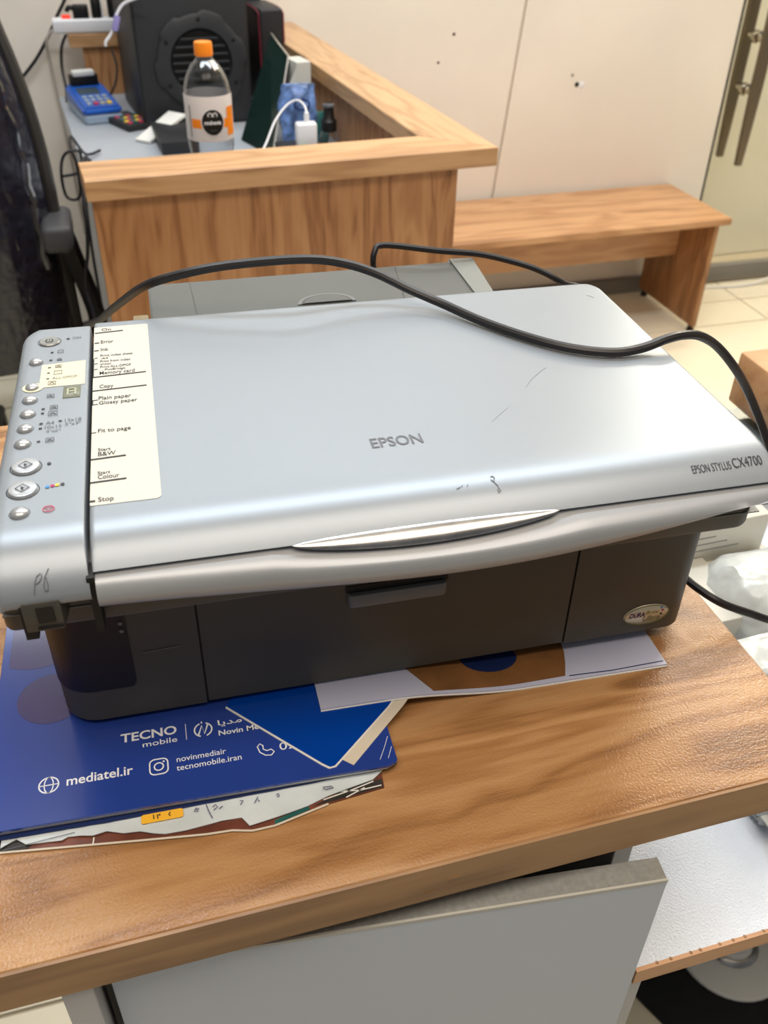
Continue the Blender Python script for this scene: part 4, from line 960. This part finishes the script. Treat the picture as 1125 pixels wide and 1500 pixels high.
# ================================================================== BENCH
bn = empty('wooden_bench', (.70, 2.612, 0), R(1.2)); tag(bn, 'long low wooden bench along the cream wall', 'bench')
box('seat_board', (0, 0, .398), (1.318, .40, .42), 'bench_wood', bn, .0015, 1)
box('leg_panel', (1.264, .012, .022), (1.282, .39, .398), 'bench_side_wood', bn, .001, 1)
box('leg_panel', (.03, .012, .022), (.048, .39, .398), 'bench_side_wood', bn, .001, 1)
box('rail', (.048, .20, .225), (1.264, .218, .398), 'bench_wood', bn, .001, 1)
for x in (1.273, .039):
    for y in (.03, .36): lathe('foot', [(.013, 0), (.014, .004), (.012, .012), (.009, .023)], 'black', bn, 12, loc=(x, y, 0))
o = tube('floor_cable', [(2.70, 3.00, .09), (2.62, 2.995, .06), (2.55, 2.99, .03), (2.47, 2.985, .008), (2.38, 2.98, .005), (2.28, 2.99, .005), (2.2, 3.0, .005)], .006, 'cable_white', n=7); tag(o, 'white cord lying on the tiles at the foot of the glass door', 'cord')

# ================================================================== OFFICE CHAIR
oc = empty('office_chair', (-.41, 2.25, 0)); tag(oc, 'black office chair wrapped in shiny plastic at the left of the desk', 'chair')
# curved backrest: section swept upwards
def backrest():
    vs, fs = [], []; n = 16; rows = 16
    for j in range(rows + 1):
        t = j / rows; z = .46 + .80 * t
        half = (.285 if t < .5 else .285 - .075 * ((t - .5) / .5) ** 2) * (1 if t < .93 else 1 - (t - .93) * 2.2)
        yb = -.235 - .05 * math.sin(t * 2.6) - .02 * t
        for i in range(n):
            a = 2 * math.pi * i / n; c, s_ = math.cos(a), math.sin(a)
            x = half * math.copysign(abs(c) ** .45, c); y = yb + .05 * math.copysign(abs(s_) ** .6, s_) + .05 * (x / .285) ** 2
            vs.append((x, y, z))
    for j in range(rows):
        for i in range(n): q = (i + 1) % n; fs.append((j * n + i, j * n + q, (j + 1) * n + q, (j + 1) * n + i))
    fs += [tuple(range(n)), tuple(range(rows * n, rows * n + n))]
    return mk('backrest', vs, fs, 'chair_leather', oc, 70)
bk = backrest()
def edge_x(t): return (.285 if t < .5 else .285 - .075 * ((t - .5) / .5) ** 2) * (1 if t < .93 else 1 - (t - .93) * 2.2)
def edge_y(t): return -.235 - .05 * math.sin(t * 2.6) - .02 * t + .05
tube('piping', [(edge_x(t) + .004, edge_y(t) - .0, .46 + .8 * t) for t in [i / 14 for i in range(15)]], .014, 'chair_plastic', bk, 8, 3)
tube('plastic_fold', [(edge_x(t) - .025 - .006 * (i % 2), edge_y(t) - .052, .46 + .8 * t) for i, t in enumerate([.30 + .045 * i for i in range(14)])], .007, 'wrap_film', bk, 6, 2)
tube('plastic_fold', [(edge_x(t) - .075 - .01 * (i % 3), edge_y(t) - .062, .46 + .8 * t) for i, t in enumerate([.22 + .05 * i for i in range(13)])], .006, 'wrap_film', bk, 6, 2)
prism('seat', rrect(-.27, -.22, .27, .26, .07, 5), .43, .53, 'chair_leather', oc, .025, 3)
for s_ in (1, -1):
    ap = box('arm_pad', (.262 if s_ > 0 else -.322, -.345, .752), (.322 if s_ > 0 else -.262, -.20, .808), 'pad_grey', oc, .014, 3)
    tube('arm_post', [(.305 * s_, -.29, .775), (.315 * s_, -.25, .70), (.330 * s_, -.20, .60), (.332 * s_, -.16, .51), (.27 * s_, -.10, .47)], .021, 'black', ap, 8, 4)
lathe('gas_column', [(.05, .30), (.05, .43), (.001, .43)], 'black', oc, 18, cap=False)
lathe('gas_column', [(.028, .08), (.028, .30)], 'black', oc, 18, cap=False)
for i in range(5):
    a = R(18 + 72 * i); c, s_ = math.cos(a), math.sin(a)
    lg = tube('base_leg', [(.03 * c, .03 * s_, .12), (.16 * c, .16 * s_, .10), (.29 * c, .29 * s_, .075)], [.03, .028, .026, .024, .022, .02, .018], 'black', oc, 8, 3)
    lathe('caster', [(.001, -.012), (.027, -.012), (.029, -.008), (.029, .008), (.027, .012), (.001, .012)], 'gloss_black', lg, 16, mat4=Matrix.Translation((.29 * c, .29 * s_, .0295)) @ Matrix.Rotation(a, 4, 'Z') @ Matrix.Rotation(R(90), 4, 'X'), cap=False)
    tube('caster_stem', [(.29 * c, .29 * s_, .03), (.29 * c, .29 * s_, .075)], .008, 'black', lg, 6, 1)

# ================================================================== RIGHT: packages, counter corner
def pkg(name, c, size, rz, label, cat, m='box_white', grp=None, lines=0):
    e = empty(name, c, R(rz)); tag(e, label, cat, grp)
    w, d, h = size
    b = box('carton', (-w / 2, -d / 2, 0), (w / 2, d / 2, h), m, e, .002, 2)
    for i in range(lines):
        ribbon('printed_line', [(-w * .42, h * (.35 + .16 * i)), (w * (.30 - .1 * i), h * (.35 + .16 * i))], .0014, 'edge_grey', b, False, 0, lambda p: (p[0], -d / 2 - .0001 - p[2], p[1]))
    return e
pkg('phone_carton', (.525, .655, .8005), (.17, .11, .048), 4, 'white carton lying at the back of the shelf, lowest of two', 'carton', grp='white cartons on the shelf')
pkg('phone_carton', (.522, .650, .8490), (.155, .085, .050), 1, 'white carton with printed lines, on top of another carton', 'carton', grp='white cartons on the shelf', lines=3)
pkg('phone_carton', (.470, .560, .8005), (.12, .09, .058), 2, 'white carton with printed lines beside the puffy plastic bag', 'carton', grp='white cartons on the shelf', lines=2)
b1 = empty('plastic_bag', (.585, .545, .8005)); tag(b1, 'puffy white plastic bag behind the black cable at right', 'bag')
pillow('bag_body', .155, .13, .085, 'bag_white', b1, 11, rough=.035)
def flatbag(loc, w, d, h, rz, seed, label):
    e = empty('wrapped_package', loc, R(rz)); tag(e, label, 'package', 'wrapped packages on the white shelf')
    rnd = random.Random(seed); bm = bmesh.new(); bbox(bm, (-w / 2, -d / 2, 0), (w / 2, d / 2, h), .010, 3)
    bmesh.ops.subdivide_edges(bm, edges=list(bm.edges), cuts=2, use_grid_fill=True)
    for v in bm.verts:
        if v.co.z > .004: v.co += Vector((rnd.uniform(-1, 1), rnd.uniform(-1, 1), rnd.uniform(-1, 1))) * .0016
    from_bm('wrapping', bm, 'bag_white', e, 60)
    box('sealed_flap', (-w / 2 - .004, -d / 2 - .012, h * .42), (w / 2 + .004, -d / 2 + .004, h * .42 + .0015), 'bag_white', e, .0006, 1)
flatbag((.565, .470, .8005), .21, .052, .062, 3, 1, 'wrapped white package just below the black cable')
flatbag((.540, .412, .8005), .21, .046, .055, 2, 2, 'wrapped white package in the middle of the front row on the shelf')
flatbag((.530, .360, .8005), .20, .042, .046, 1, 3, 'wrapped white package nearest the camera on the shelf')
gc = empty('glass_case', (.60, .66, .8005)); tag(gc, 'grey glass-topped case behind the printer, under the wooden counter corner', 'case')
box('case_body', (0.0, .075, 0), (.70, .24, .028), 'case_grey', gc, .003)
box('glass_top', (.0, .072, .0285), (.70, .243, .034), 'smoked_glass', gc, .001, 1)
ct = empty('wooden_counter', (.749, .34, .8005)); tag(ct, 'thick wooden counter corner at the right edge beyond the cable', 'counter')
box('top_board', (.0, -.0, .050), (.60, .56, .122), 'bench_wood', ct, .004, 2)
box('end_support', (.30, .02, 0), (.34, .54, .050), 'bench_side_wood', ct)
